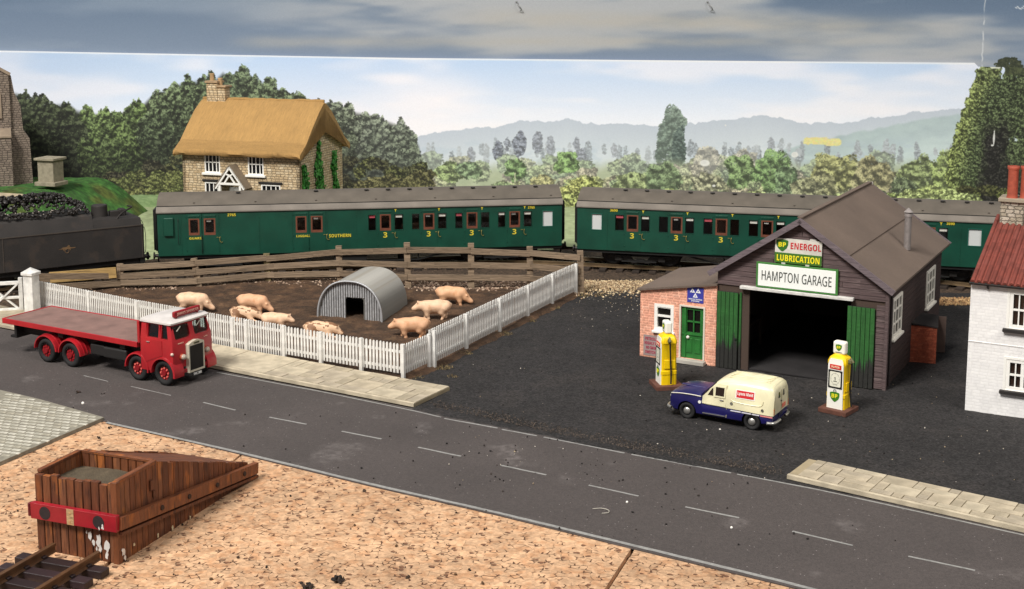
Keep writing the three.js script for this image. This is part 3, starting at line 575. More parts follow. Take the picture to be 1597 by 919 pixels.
// ================= fences and the crossing gate =================
const whiteM = M(0xf6f4ef, 0.5, { tile: 18, bump: 0.03 });
const polyAt = (pts) => {                                      // walk a line of ground points (x, z): length and point + heading at a distance
  const L = [0]; for (let i = 1; i < pts.length; i++) L.push(L[i - 1] + Math.hypot(pts[i][0] - pts[i - 1][0], pts[i][1] - pts[i - 1][1]));
  return { len: L[L.length - 1], get(d) { let i = 1; while (i < L.length - 1 && L[i] < d) i++; const t = (d - L[i - 1]) / (L[i] - L[i - 1]), a = pts[i - 1], b = pts[i]; return [mix(a[0], b[0], t), mix(a[1], b[1], t), Math.atan2(b[1] - a[1], b[0] - a[0])]; }, L };
};
function picketFence(label, ptsPx, { pitch, w, top, low, posts, pointed, rails, postH, railBack = 1 }) {
  const pts = ptsPx.map(q => xz(at(...q))), line = polyAt(pts), o = pts[0];
  const t = thing('picket_fence', label, 'fence', [o[0], 0, o[1]], 0);
  const h = top - low, pk = bake(prism(pointed ? [[-w / 2, low], [w / 2, low], [w / 2, top - w * 0.7], [w * 0.28, top - w * 0.18], [0, top], [-w * 0.28, top - w * 0.18], [-w / 2, top - w * 0.7]] : [[-w / 2, low], [w / 2, low], [w / 2, top - w * 0.35], [w * 0.2, top], [-w * 0.2, top], [-w / 2, top - w * 0.35]], 0.35, 0));
  const n = Math.floor(line.len / pitch);
  for (let i = 0; i <= n; i++) { const p = line.get((i + 0.5) * line.len / (n + 1)); piece('picket', pk, whiteM, t, [p[0] - o[0], R(-0.06, 0.06), p[1] - o[1]], -p[2], 0, R(-0.012, 0.012)); }
  for (let k = 0; k + 1 < pts.length; k++) for (const y of rails) {
    const a = pts[k], b = pts[k + 1], ang = Math.atan2(b[1] - a[1], b[0] - a[0]), L = Math.hypot(b[0] - a[0], b[1] - a[1]);
    piece('rail', bake(box(L, 1.15, 0.6)), whiteM, t, [(a[0] + b[0]) / 2 - o[0] + Math.sin(ang) * 0.3 * railBack, y, (a[1] + b[1]) / 2 - o[1] - Math.cos(ang) * 0.3 * railBack], -ang);
  }
  const pg = bake([rbox(1.5, postH, 1.5, 0.2, 0, postH / 2, 0)]);
  for (const q of posts) { const p = xz(at(...q)); let best = 0, bd = 1e9; for (let d = 0; d <= line.len; d += 1) { const r = line.get(d), e = Math.hypot(r[0] - p[0], r[1] - p[1]); if (e < bd) { bd = e; best = r[2]; } } piece('post', pg, whiteM, t, [p[0] - o[0] + Math.sin(best) * -0.5 * railBack, 0, p[1] - o[1] + Math.cos(best) * 0.5 * railBack], -best); }
  return t;
}
picketFence('long white picket fence of close set pickets behind the red lorry', fenceLine.slice(0, 4), { pitch: 1.38, w: 0.7, top: 15.6, low: 1.4, rails: [4.2, 12.6], postH: 15.2, pointed: false, posts: [[141, 501.5], [216, 518], [290, 533], [365, 547], [386, 551]] });
picketFence('low white picket fence of wide spaced pointed pickets round the field corner', [fenceLine[3], fenceLine[4], fenceLine[5], fenceLine[6], jog[1]], { pitch: 1.72, w: 1.0, top: 15.2, low: 2.6, rails: [4.6, 11.6], postH: 15.4, pointed: true, posts: [[444.6, 561], [502, 571.5], [564.7, 582], [630, 593], [668, 575.5]] });
picketFence('white picket fence of close set pickets between the pigs and the yard', yardFence, { pitch: 1.72, w: 0.8, top: 16.8, low: 1.6, rails: [4.0, 13.6], postH: 16.6, pointed: false, posts: [[676, 574.5], [726, 546], [778, 519], [822, 496.5], [860, 477], [897, 459]] });

// brown three-rail fence along the railway
const oldWood = M(0xa89178, 0.9, { map: tiled(T.woodgrain, 40, 14), bumpMap: tiled(T.woodbump, 40, 14), bump: 0.25 });
const oldWood2 = M(0x9a846c, 0.9, { map: tiled(T.woodgrain, 34, 11), bumpMap: tiled(T.woodbump, 34, 11), bump: 0.25 });
{
  const base = [[190, 451], [311.5, 449], [418.5, 440], [531, 440], [637, 450.5], [735, 451], [827, 450], [906, 457]];
  const topPx = [[186.7, 411.5], [302, 403], [415.4, 395.5], [528, 383.5], [634.4, 378.5], [734.4, 379.5], [826, 384.5], [904.6, 391]];
  const o = at(...base[0]), t = thing('rail_fence', 'weathered brown three rail fence with leaning posts behind the pig field', 'fence', o);
  const sub = p => [p[0] - o[0], p[1] - o[1], p[2] - o[2]], P = [];
  base.forEach((b, i) => {
    const f = at(...b), top = atZ(...topPx[i], f[2]); P.push([f, top]);
    const g = bake(bar(sub([f[0], -1, f[2]]), sub(top), 3.3, 2.2, [1, 0, 0]));
    piece('post', g, i === 2 ? M(0x94855f, 0.9, { map: tiled(T.woodgrain, 30, 9) }) : oldWood, t);
  });
  const mid = (i, k) => { const [f, q] = P[i]; return [mix(f[0], q[0], k), q[1] * k, f[2] + 1.5]; };
  for (let i = 0; i + 1 < P.length; i++) for (const k of [0.26, 0.54, 0.85]) {
    const a = sub(mid(i, k)), b = sub(mid(i + 1, k)); a[1] += R(-0.3, 0.3); b[1] += R(-0.3, 0.3);
    piece('rail', bake(bar(a, b, 3.1, 1.0)), [oldWood, oldWood2][Math.floor(rnd() * 2)], t);
  }
  const far = at(58, 466), fz = z => [far[0], z, far[2]];
  for (const k of [0.26, 0.54]) { const a = sub(mid(0, k)), b = sub([far[0], 22 * k, far[2]]); piece('rail', bake(bar(a, b, 3.2, 1.0)), oldWood2, t); }
  const a = atZ(77, 433, -672), b = atZ(181, 425, -678);
  const nw = piece('rail', bake(bar(sub(a), sub(b), 5.6, 1.2)), M(0xd2ac6c, 0.8, { map: tiled(T.woodgrain, 40, 20), bump: 0.05 }), t); nw.userData = { label: 'fresh pale wooden rail' };
  piece('rail_end', bake(bar(sub(atZ(62, 434, -671.5)), sub(atZ(78, 433, -672)), 4.2, 1.2)), oldWood2, t);
}
// white level crossing gate with its post
{
  const p = at(51, 491), t = thing('gate_post', 'thick white gate post with a pointed cap at the end of the picket fence', 'post', p, 20);
  mesh('shaft', rbox(5.6, 20.5, 5.6, 0.35, 0, 10.25, 0), whiteM, t);
  mesh('cap', [rbox(6.8, 1.6, 6.8, 0.3, 0, 21.1, 0), place(new THREE.ConeGeometry(4.7, 2.4, 4), 0, 23, 0, 0, Math.PI / 4, 0)], whiteM, t);
  const q = at(38, 488), g = thing('crossing_gate', 'white level crossing gate with diagonal braces at the left edge', 'gate', q, -14);
  const L = 62, H0 = 1.6, H1 = 15.6;
  mesh('stile', rbox(2.0, 18, 1.8, 0.2, -1.2, 9.2, 0), whiteM, g);
  for (const y of [H0 + 0.6, 8.2, H1]) mesh('rail', rbox(L, y > 15 ? 1.8 : 1.3, 1.3, 0.2, -L / 2 - 2, y, 0), whiteM, g);
  for (let k = 0; k < 4; k++) { mesh('brace', bar([-2 - k * 15, H1, 0.5], [-17 - k * 15, H0, 0.5], 1.2, 0.8, [0, 0, 1]), whiteM, g); mesh('brace', bar([-2 - k * 15, H0, -0.5], [-17 - k * 15, H1, -0.5], 1.2, 0.8, [0, 0, 1]), whiteM, g); }
}

// ================= pigs and their corrugated iron ark =================
function blob(bones, k = 0.5, res = 60, pad = 1.6) {            // bones: [ax, ay, az, bx, by, bz, ra, rb]; one smooth skin round them
  const lo = [1e9, 1e9, 1e9], hi = [-1e9, -1e9, -1e9];
  for (const b of bones) for (const e of [0, 3]) for (let i = 0; i < 3; i++) { lo[i] = Math.min(lo[i], b[e + i] - Math.max(b[6], b[7]) - pad); hi[i] = Math.max(hi[i], b[e + i] + Math.max(b[6], b[7]) + pad); }
  const c = lo.map((v, i) => (v + hi[i]) / 2), S = Math.max(...hi.map((v, i) => v - lo[i])) / 2;
  const mc = new MarchingCubes(res, new THREE.MeshBasicMaterial(), false, false, 60000);
  mc.isolation = 0; const n = mc.size;
  for (let z = 0; z < n; z++) for (let y = 0; y < n; y++) for (let x = 0; x < n; x++) {
    const p = [c[0] + (x / n * 2 - 1) * S, c[1] + (y / n * 2 - 1) * S, c[2] + (z / n * 2 - 1) * S];
    let acc = 0;
    for (const b of bones) {
      const dx = b[3] - b[0], dy = b[4] - b[1], dz = b[5] - b[2], L = dx * dx + dy * dy + dz * dz + 1e-9;
      const t = clamp(((p[0] - b[0]) * dx + (p[1] - b[1]) * dy + (p[2] - b[2]) * dz) / L);
      const d = Math.hypot(p[0] - b[0] - dx * t, p[1] - b[1] - dy * t, p[2] - b[2] - dz * t) - mix(b[6], b[7], t);
      acc += Math.exp(-d / (b[8] || k));
    }
    mc.field[x + y * n + z * n * n] = (b => b > 30 ? 30 : b < -30 ? -30 : b)(k * Math.log(acc + 1e-30));
  }
  mc.update();
  const cnt = mc.count, g = new THREE.BufferGeometry();
  const pos = mc.positionArray.slice(0, cnt * 3), nor = mc.normalArray.slice(0, cnt * 3);
  for (let i = 0; i < cnt; i++) for (let j = 0; j < 3; j++) pos[3 * i + j] = c[j] + pos[3 * i + j] * S;
  g.setAttribute('position', new THREE.BufferAttribute(pos, 3)); g.setAttribute('normal', new THREE.BufferAttribute(nor, 3));
  const w = mergeVertices(norm(g), 1e-4); w.computeVertexNormals(); return w;
}
// x forward, standing 11 mm tall, 20 mm long
const earBones = (x, y, z, droop) => [[x, y, z, x + 1.1, y + 1.0 - droop, z * 2.1, 0.55, 0.28], [x, y, -z, x + 1.1, y + 1.0 - droop, -z * 2.1, 0.55, 0.28]];
function pigBones({ headDrop = 0, lying = 0, step = 1 }) {
  const hx = 7.0, hy = 7.2 - headDrop, b = [
    [-6.2, 7.0, 0, -2.5, 6.9, 0, 2.7, 3.1], [-2.5, 6.9, 0, 2.6, 6.7, 0, 3.1, 3.0], [2.6, 6.7, 0, 5.2, 7.1, 0, 2.9, 2.2],
    [-2, 5.6, 0, 2.5, 5.4, 0, 2.4, 2.3], [4.6, 7.1, 0, hx, hy, 0, 2.3, 1.75], [hx, hy, 0, hx + 2.2, hy - 1.1 - headDrop * 0.25, 0, 1.6, 1.0], [hx + 2.2, hy - 1.1 - headDrop * 0.25, 0, hx + 3.1, hy - 1.5 - headDrop * 0.3, 0, 0.95, 0.8],
    [hx + 0.4, hy - 1.2, 0, hx + 2.2, hy - 1.9 - headDrop * 0.2, 0, 0.9, 0.5],
    [-7.9, 8.1, 0, -8.9, 7.6, 0.4, 0.35, 0.28], [-8.9, 7.6, 0.4, -9.0, 6.9, 0.1, 0.26, 0.2],
    ...earBones(hx - 0.1, hy + 1.3, 0.85, 0.4 + headDrop * 0.3)];
  for (const s of [-1, 1]) {
    const f = s * step * 0.9;
    if (lying) {
      b.push([3.6, 4.6, s * 1.9, 5.0, 3.0, s * 2.4, 1.4, 0.9], [5.0, 3.0, s * 2.4, 7.6, 2.7, s * 2.2, 0.8, 0.55], [-5.2, 5.0, s * 1.9, -3.6, 3.1, s * 2.9, 2.2, 1.3], [-3.6, 3.1, s * 2.9, -0.8, 2.7, s * 3.1, 0.9, 0.5]);
    } else {
      b.push([3.3, 5.6, s * 1.5, 3.5 + f * 0.4, 3.0, s * 1.6, 1.65, 0.95], [3.5 + f * 0.4, 3.0, s * 1.6, 3.3 + f, 0.75, s * 1.6, 0.8, 0.55], [3.3 + f, 0.75, s * 1.6, 3.7 + f, 0.35, s * 1.6, 0.55, 0.45]);
      b.push([-5.0, 5.8, s * 1.5, -4.3 - f * 0.3, 4.0, s * 1.7, 2.2, 1.4], [-4.3 - f * 0.3, 4.0, s * 1.7, -5.7 - f * 0.6, 2.4, s * 1.6, 1.15, 0.72], [-5.7 - f * 0.6, 2.4, s * 1.6, -5.3 - f, 0.7, s * 1.6, 0.65, 0.5], [-5.3 - f, 0.7, s * 1.6, -4.9 - f, 0.35, s * 1.6, 0.5, 0.45]);
    }
  }
  return b.map(v => { const k = [...v]; if (lying) { k[1] -= 2.0; k[4] -= 2.0; } k[8] = v[6] < 0.6 ? 0.22 : 0.42; return k; });
}
const pigTex = tex(512, 512, (u, v) => { const k = 0.94 + 0.16 * (fbm(u * 6, v * 6, 6, 4, 161) - 0.5); const d = 0.5 * smooth(0.6, 0.78, fbm(u * 9, v * 9, 9, 4, 165)); return [mix(244 * k, 206, d), mix(203 * k, 156, d), mix(168 * k, 116, d)]; });
const pigTexMud = tex(512, 512, (u, v) => { const k = 0.94 + 0.16 * (fbm(u * 6, v * 6, 6, 4, 161) - 0.5); const d = smooth(0.54, 0.6, fbm(u * 7, v * 7, 7, 4, 171)) * 0.85; return [mix(244 * k, 122, d), mix(203 * k, 84, d), mix(166 * k, 56, d)]; });
const pinkM = M(0xffffff, 0.6, { map: tiled(pigTex, 22), bump: 0.03 }), tints = [0xffffff, 0xfbeee4, 0xf6e6da, 0xfaeadb].map(c => { const m = M(c, 0.6, { map: tiled(pigTex, 17 + (c % 7)), bump: 0.04 }); return m; }), pinkMud = M(0xffffff, 0.62, { map: tiled(pigTexMud, 20), bump: 0.04 });
const pigGeo = { stand: bake(blob(pigBones({ headDrop: 0 }))), graze: bake(blob(pigBones({ headDrop: 2.6, step: 1.2 }))), lie: bake(blob(pigBones({ headDrop: 1.0, lying: 1 }))) };
const eyeM = new THREE.MeshStandardMaterial({ color: 0x1a1210, roughness: 0.3 }), eyeG = bake(new THREE.SphereGeometry(0.24, 8, 6)), snoutM = M(0xd99b80, 0.6, { map: null }), snoutG = bake(cyl(0.82, 0.86, 0.25, 0, 0, 0, 0, Math.PI / 2, 12));
function pig(label, kind, px, py, turn, mud, s = 1) {
  const p = at(px, py), t = thing('pig', label, 'pig', [p[0], mudH(p[0], p[2]) - 0.35, p[2]], turn, 'pigs in the muddy field');
  t.scale.setScalar(s);
  piece('body', pigGeo[kind], mud === 1 ? pinkMud : mud === 2 ? tints[3] : tints[Math.floor(px / 45) % 3], t);
  const d = kind === 'graze' ? 2.6 : kind === 'lie' ? 1.0 : 0, ly = kind === 'lie' ? 2 : 0;
  for (const z of [-1, 1]) piece('eye', eyeG, eyeM, t, [8.0, 7.55 - d - ly, z * 1.22]);
  piece('snout', snoutG, snoutM, t, [10.15, 5.7 - d * 1.3 - ly, 0]);
  return t;
}
pig('pale pink pig with its head down, leftmost, behind the lorry cab', 'graze', 303, 488, 8, 0, 1.0);
pig('pale pink pig standing and rooting above two others at the left', 'graze', 396, 489, 12, 0, 0.98);
pig('muddy pig lying low behind the pickets beside the rooting pig', 'lie', 383, 500, 14, 1, 0.9);
pig('pale pink pig half hidden behind the fence post, facing right', 'stand', 431, 515, 10, 0, 0.85);
pig('brown blotched pig behind the wide spaced pickets, before the ark', 'lie', 502, 530, 6, 1, 0.95);
pig('pink pig facing left, nearest the corner of the yard fence', 'stand', 641, 527, 174, 0, 0.98);
pig('pink pig facing left, middle one of the three by the yard fence', 'stand', 676, 499, 176, 0, 0.98);
pig('ginger backed pig rooting to the right, farthest by the yard fence', 'graze', 706, 477, 8, 2, 0.98);

// the ark
{
  const o = at(497, 496.5), t = thing('pig_ark', 'grey corrugated iron pig ark with an arched roof and dark doorway', 'shed', [o[0], 0.2, o[2]], 15.3);
  const W = 33.5, Hh = 19.4, D = 35, n = 44;
  const zincTex = tex(512, 512, (u, v) => { const k = 0.86 + 0.3 * (fbm(u * 5, v * 9, 16, 5, 181) - 0.5), r = smooth(0.6, 0.8, fbm(u * 7, v * 14, 16, 4, 185)); return [mix(150 * k, 108, r), mix(148 * k, 100, r), mix(142 * k, 86, r)]; });
  const zinc = M(0xffffff, 0.5, { map: tiled(zincTex, 40), bump: 0.05, metal: 0.25 }), zincL = M(0xc9cacd, 0.42, { metal: 0.35, tile: 10 });
  // arch: slightly straight sided half ellipse, corrugated round the curve
  const arch = (a, off) => { const c = Math.cos(a), s = Math.sin(a), e = 0.86; return [W / 2 - (W / 2 + off) * Math.sign(c) * Math.pow(Math.abs(c), e), (Hh + off) * Math.pow(s, e)]; };
  const rings = [], m = 70;
  for (let i = 0; i <= n * 2; i++) {
    const z = 0.6 - i * (D + 0.6) / (n * 2), ro = 0.22 * Math.cos(i * Math.PI), ring = [];
    for (let j = 0; j <= m; j++) { const p = arch(Math.PI * j / m, ro); ring.push([p[0], p[1], z]); }
    for (let j = m; j >= 0; j--) { const p = arch(Math.PI * j / m, ro - 0.5); ring.push([p[0], p[1], z]); }
    rings.push(ring);
  }
  mesh('roof', loft(rings, 1.2, false), zinc, t);
  const rim = []; for (let j = 0; j <= m; j++) rim.push([...arch(Math.PI * j / m, 0.1), 0.9]);
  mesh('rim', tube(rim, 0.5, 90, 6), zincL, t);
  const frontPts = () => { const a = []; for (let j = 0; j <= 40; j++) a.push(arch(Math.PI * j / 40, -0.7)); return a; };
  const hole = [[14.2, 0.01], [23.6, 0.01], [23.6, 11.2], [14.2, 11.2]];
  const fp = frontPts(); fp[0][1] = fp[40][1] = -0.5; fp[0][0] += 0.2; fp[40][0] -= 0.2;
  const outline = [[fp[0][0], -0.5], ...fp.slice(1, 40), [fp[40][0], -0.5], [23.6, -0.5], [23.6, 10.6], [21.9, 11.2], [18.2, 10.9], [15.4, 11.3], [14.2, 10.4], [14.2, -0.5]];
  mesh('front_panel', prism(outline, 0.4, -1.0), M(0xd8d9dc, 0.5, { map: tiled(zincTex, 30), metal: 0.25 }), t);
  const rib = [];
  for (let x = 1.2; x < W - 1; x += 1.25) {
    const c = clamp((x - W / 2) / (W / 2 - 0.7), -1, 1), y1 = (Hh - 0.9) * Math.pow(1 - Math.pow(Math.abs(c), 2 / 0.86), 0.43), y0 = x > 13.9 && x < 23.9 ? 11.4 : -0.3;
    if (y1 - y0 > 0.6) rib.push(prism([[x - 0.36, y0], [x + 0.36, y0], [x + 0.36, y1], [x - 0.36, y1]], 0.45, -0.65));
  }
  for (const r of rib) mesh('rib', r, zincL, t);
  const back = frontPts(); back[0][1] = back[40][1] = -0.5;
  mesh('back_panel', prism(back, 0.5, -D + 0.5), zinc, t);
}

// ================= railway: track, two green coaches, the locomotive's tender =================
const blackM = M(0x1b1a19, 0.6, { tile: 20, bump: 0.04 }), ironM = M(0x2a2725, 0.55, { tile: 14, bump: 0.05 });
const wheelGeo = (r, w) => bake([place(new THREE.LatheGeometry([[0, -w / 2], [r * 0.3, -w / 2 - 0.2], [r * 0.35, -w * 0.2], [r * 0.72, -w * 0.2], [r * 0.8, -w / 2], [r, -w / 2], [r, w / 4], [r * 1.08, w / 3], [r * 1.08, w / 2], [0, w / 2]].map(p => new THREE.Vector2(...p)), 24), 0, 0, 0, -Math.PI / 2, 0, 0)]);
{
  const CL = [[-470, -470], [-380, -566]], add = (o, turn, x, z) => { const a = rad(turn); CL.push([o[0] + x * Math.cos(a) - z * Math.sin(a), o[1] + x * Math.sin(a) + z * Math.cos(a)]); };
  add([-270.5, -664], -34, 0, -17); add([-270.5, -664], -34, 60, -17.5); add([-198.5, -706.9], -8.08, 30, -17.5); add([-198.5, -706.9], -8.08, 115, -17.5); add([-198.5, -706.9], -8.08, 205, -17); add([37.7, -729.4], 14, 25, -17); add([37.7, -729.4], 14, 115, -17.5); add([37.7, -729.4], 14, 205, -17.5); add([37.7, -729.4], 22, 290, -14); add([37.7, -729.4], 26, 380, 0);
  const cv = new THREE.CatmullRomCurve3(CL.map(p => new THREE.Vector3(p[0], 0, p[1])), false, 'centripetal'), L = cv.getLength();
  const t = structure(new THREE.Group(), 'railway track on gravel behind the brown fence'); t.name = 'railway_track'; scene.add(t);
  const sl = bake(rbox(4, 1.5, 31, 0.2)), slM = [M(0x3a2f28, 0.9), M(0x43362d, 0.9)], n = Math.floor(L / 9.6);
  for (let i = 2; i < n - 2; i++) { const p = cv.getPointAt(i / n), k = cv.getTangentAt(i / n); if (Math.abs(p.x) > 400) continue; piece('sleeper', sl, slM[i % 2], t, [p.x, 0.4, p.z], -Math.atan2(k.z, k.x)); }
  const railM = M(0x8a7458, 0.45, { metal: 0.5, tile: 30 });
  for (const s of [-8.25, 8.25]) {
    const rings = []; for (let i = 0; i <= 160; i++) { const p = cv.getPointAt(i / 160), k = cv.getTangentAt(i / 160), x = p.x - k.z * s, z = p.z + k.x * s, e = (w, y) => [x - k.z * w, y, z + k.x * w]; rings.push([e(-0.9, 1.1), e(0.9, 1.1), e(0.35, 1.5), e(0.35, 2.5), e(0.55, 2.6), e(0.55, 3.2), e(-0.55, 3.2), e(-0.55, 2.6), e(-0.35, 2.5), e(-0.35, 1.5)]); }
    mesh('rail', loft(rings, 0.3), railM, t);
  }
}
const greenM = new THREE.MeshPhysicalMaterial({ color: 0x0d4a39, roughness: 0.42, clearcoat: 0.25, clearcoatRoughness: 0.35 });
greenM.map = tiled(T.mottle, 60); greenM.bumpMap = tiled(T.fine, 14); greenM.bumpScale = 0.008 * MM;
const roofGreyM = M(0x6d655b, 0.8, { tile: 70, bump: 0.04 }), roofLightM = M(0x857d74, 0.8, { tile: 70, bump: 0.03 });
const dropM = M(0x7a4632, 0.55, { tile: 10, bump: 0.02 }), yellowM = M(0xd8c43a, 0.5, { map: null, bump: 0 }), brassM = M(0xb9a65c, 0.35, { metal: 0.6, map: null, bump: 0 });
const glassM = new THREE.MeshPhysicalMaterial({ color: 0xffffff, transmission: 1, thickness: 0, roughness: 0.05, ior: 1.45 });
const frostM = M(0xc9cccb, 0.5, { map: null, bump: 0 }), stickW = M(0xd8d6cc, 0.6, { map: null, bump: 0 }), stickR = M(0xb8505a, 0.6, { map: null, bump: 0 });
const coachWheel = wheelGeo(6.6, 2.4);
function coach(label, o, turn, L, spec) {
  const t = thing('railway_coach', label, 'railway coach', [o[0], 0, o[1]], turn, 'green coaches of the train');
  const Y0 = 13, Y1 = 37.6, W = 35, holes = [];
  const win = (x0, x1, y0 = 24.8, y1 = 33.8) => holes.push([x0, x1, y0, y1]);
  spec.plain.forEach(w => win(...w)); spec.drop.forEach(w => win(w[0], w[1], 24.6, 33.9)); spec.frost.forEach(w => win(...w));
  const side = (z, only) => prism(rectPts(0, Y0, L, Y1), 0.8, z, only.map(h => rectPts(h[0], h[2], h[1], h[3])));
  mesh('coach_side', side(-0.8, holes), greenM, t);
  mesh('coach_side', side(-W, []), greenM, t);
  mesh('coach_end', [box(0.8, Y1 - Y0, W - 1.6, 0.4, (Y0 + Y1) / 2, -W / 2), box(0.8, Y1 - Y0, W - 1.6, L - 0.4, (Y0 + Y1) / 2, -W / 2)], blackM, t);
  mesh('coach_floor', box(L - 1.6, 1, W - 1.6, L / 2, Y0 + 0.5, -W / 2), blackM, t);
  mesh('compartment_wall', box(L - 1.7, Y1 - Y0 - 1.2, 0.5, L / 2, (Y0 + Y1) / 2 + 0.5, -13), M(0x3a2a20, 0.8), t);
  // roof
  const prof = [[0.5, 37.4], [0.5, 38.0], [-0.4, 39.6], [-1.6, 40.9]], ring = x => { const r = [...prof.map(p => [x, p[1], p[0]])]; for (let i = 0; i <= 14; i++) { const a = i / 14; r.push([x, 41.4 + 5.2 * Math.sin(Math.PI * a) ** 0.85, -2.2 - (W - 4.4) * a]); } return [...r, ...prof.slice().reverse().map(p => [x, p[1], -W - p[0]])]; };
  mesh('roof', loft([ring(-0.4), ring(L * 0.5), ring(L + 0.4)], 0.5), roofGreyM, t);
  mesh('roof_cove', loft([-0.45, L + 0.45].map(x => [[x, 37.5, 0.4], [x, 37.5, 0.72], [x, 38.1, 0.72], [x, 39.7, -0.2], [x, 40.8, -1.25], [x, 40.8, -1.6]]), 0.4), roofLightM, t);
  mesh('gutter_strip', box(L + 0.6, 0.35, 0.35, L / 2, 41.05, -1.6), blackM, t);
  mesh('cornice', box(L, 0.4, 0.3, L / 2, 37.3, 0.16), M(0x0b382c, 0.5, { map: null }), t);
  const vg = bake([rbox(2.6, 0.9, 1.2, 0.4, 0, 0.7, 0), cyl(0.35, 0.35, 0.8, 0, 0.2, 0)]);
  for (const x of spec.vents) piece('roof_vent', vg, ironM, t, [x, 45.9, -12]);
  for (let x = 20; x < L; x += 34) piece('roof_vent', vg, roofGreyM, t, [x, 42.3, -3.4], 0, 0.5).scale.setScalar(0.45);
  // windows
  const frame = (x0, x1, y0, y1, w, d) => prism(rectPts(x0 - w, y0 - w, x1 + w, y1 + w), d, 0.02, [rectPts(x0, y0, x1, y1)]);
  const pane = (w, y0 = 24.8, y1 = 33.8) => prism(rectPts(w[0] - 0.1, y0 - 0.1, w[1] + 0.1, y1 + 0.1), 0.12, -0.62);
  spec.plain.forEach((w, i) => {
    const f = mesh('window', frame(w[0], w[1], 24.8, 33.8, 0.28, 0.12), M(0x0c3f31, 0.45, { map: null, bump: 0 }), t);
    mesh('pane', pane(w), glassM, f);
    if (i % 3 !== 2) mesh('window_label', box((w[1] - w[0]) * 0.8, 1.5, 0.1, (w[0] + w[1]) / 2, 32.6, -0.76), i % 4 ? stickW : stickR, f);
  });
  spec.frost.forEach(w => { const f = mesh('window', frame(w[0], w[1], 24.8, 33.8, 0.4, 0.2), M(0x12594a, 0.45, { map: null, bump: 0 }), t); mesh('pane', pane(w), frostM, f); });
  spec.drop.forEach((w, i) => {
    const x0 = w[0] - 1.5, x1 = w[1] + 1.7, d = mesh('door', prism(rectPts(x0, 13.4, x1, 36.6), 0.16, 0.01, [rectPts(w[0], 24.6, w[1], 33.9)]), greenM, t);
    mesh('droplight', prism(rectPts(w[0] - 0.1, 24.5, w[1] + 0.1, 34), 0.45, -0.25, [rectPts(w[0] + 0.75, 25.9, w[1] - 0.75, 33.3)]), dropM, d);
    mesh('pane', pane(w, 24.6, 33.9), glassM, d);
    mesh('hinge', [16, 23, 35].map(y => box(0.5, 0.7, 0.35, x0 + 0.1, y, 0.3)), greenM, d);
    if (i % 2) mesh('window_label', box(2.4, 1.1, 0.1, (w[0] + w[1]) / 2 - 0.5, 32.5, -0.76), stickW, d);
    const h = x1 + 0.9; if (spec.three[i] || i % 2) mesh('handle', [tube([[h, 23.4, 0.1], [h - 0.2, 23, 0.7], [h - 0.2, 21, 0.8], [h + 0.6, 20.2, 0.7], [h + 1.2, 20.4, 0.2]], 0.16, 14, 5), box(1.2, 0.25, 0.3, x1 - 0.6, 23.1, 0.3)], brassM, t);
    if (spec.three[i]) mesh('class_number', letters('3', 2.3, 3.1, (w[0] + w[1]) / 2 - 0.2, 22, 0.15, { depth: 0.1 }), yellowM, t);
    if (spec.three[i]) mesh('door_mark', prism([[x1 + 0.3, 36.9], [x1 + 1.9, 36.9], [x1 + 1.25, 36.1], [x1 + 1.25, 35.3], [x1 + 0.95, 35.3], [x1 + 0.95, 36.1]], 0.1, 0.02), yellowM, t);
    mesh('door_vent', rbox(w[1] - w[0] + 0.6, 1.1, 0.4, 0.15, (w[0] + w[1]) / 2, 35.4, 0.25), greenM, d);
  });
  for (const [str, w, h, x, y] of spec.text) mesh('lettering', letters(str, w, h, x, y, 0.2, { depth: 0.1 }), yellowM, t);
  for (const x of spec.seams) mesh('panel_joint', box(0.3, Y1 - Y0 - 0.6, 0.18, x, (Y0 + Y1) / 2, 0.06), greenM, t);
  if (spec.ducket) { mesh('lookout', rbox(5.4, 10.5, 1.6, 0.5, 6.2, 29.6, 0.5), greenM, t); mesh('grab_rail', tube([[11.4, 34, 0.2], [11.4, 33.4, 0.8], [11.4, 20, 0.8], [11.4, 19.4, 0.2]], 0.16, 12, 5), blackM, t); mesh('grab_rail', tube([[24.2, 24.6, 0.2], [24.2, 24.2, 0.8], [24.2, 14.8, 0.8], [24.2, 14.4, 0.2]], 0.16, 12, 5), blackM, t); }
  // underframe
  mesh('solebar', [box(L, 1.8, 1, L / 2, 12.1, -1.6), box(L, 1.8, 1, L / 2, 12.1, -W + 1.6)], blackM, t);
  mesh('truss_rod', [bar([62, 11.4, -4], [84, 6.4, -4], 0.8, 0.8), bar([84, 6.4, -4], [L - 84, 6.4, -4], 0.8, 0.8), bar([L - 84, 6.4, -4], [L - 62, 11.4, -4], 0.8, 0.8), box(0.8, 5, 0.8, 84, 9, -4), box(0.8, 5, 0.8, L - 84, 9, -4)], blackM, t);
  mesh('battery_box', rbox(19, 5.4, 6, 0.4, L / 2 - 8, 8.6, -6), blackM, t);
  mesh('vacuum_cylinder', cyl(2.6, 2.6, 7, L / 2 + 22, 8.6, -9), blackM, t);
  for (const x of [36, L - 36]) mesh('step_board', box(20, 0.5, 2.4, x, 7, -1.0), blackM, t);
  for (const bx of [36, L - 36]) {
    const b = mesh('bogie', [prism([[-19, 8.4], [-17, 9.6], [-6, 9.4], [-4, 7], [4, 7], [6, 9.4], [17, 9.6], [19, 8.4], [14, 7.4], [8, 7], [5, 5.2], [-5, 5.2], [-8, 7], [-14, 7.4]], 1.3, -6.6).translate(bx, 0, 0), box(36, 3, 14, bx, 9.4, -W / 2), rbox(4, 3.4, 2, 0.3, bx - 12.5, 8, -5.6), rbox(4, 3.4, 2, 0.3, bx + 12.5, 8, -5.6), rbox(5, 2.2, 1.8, 0.5, bx, 6.4, -5.6)], ironM, t);
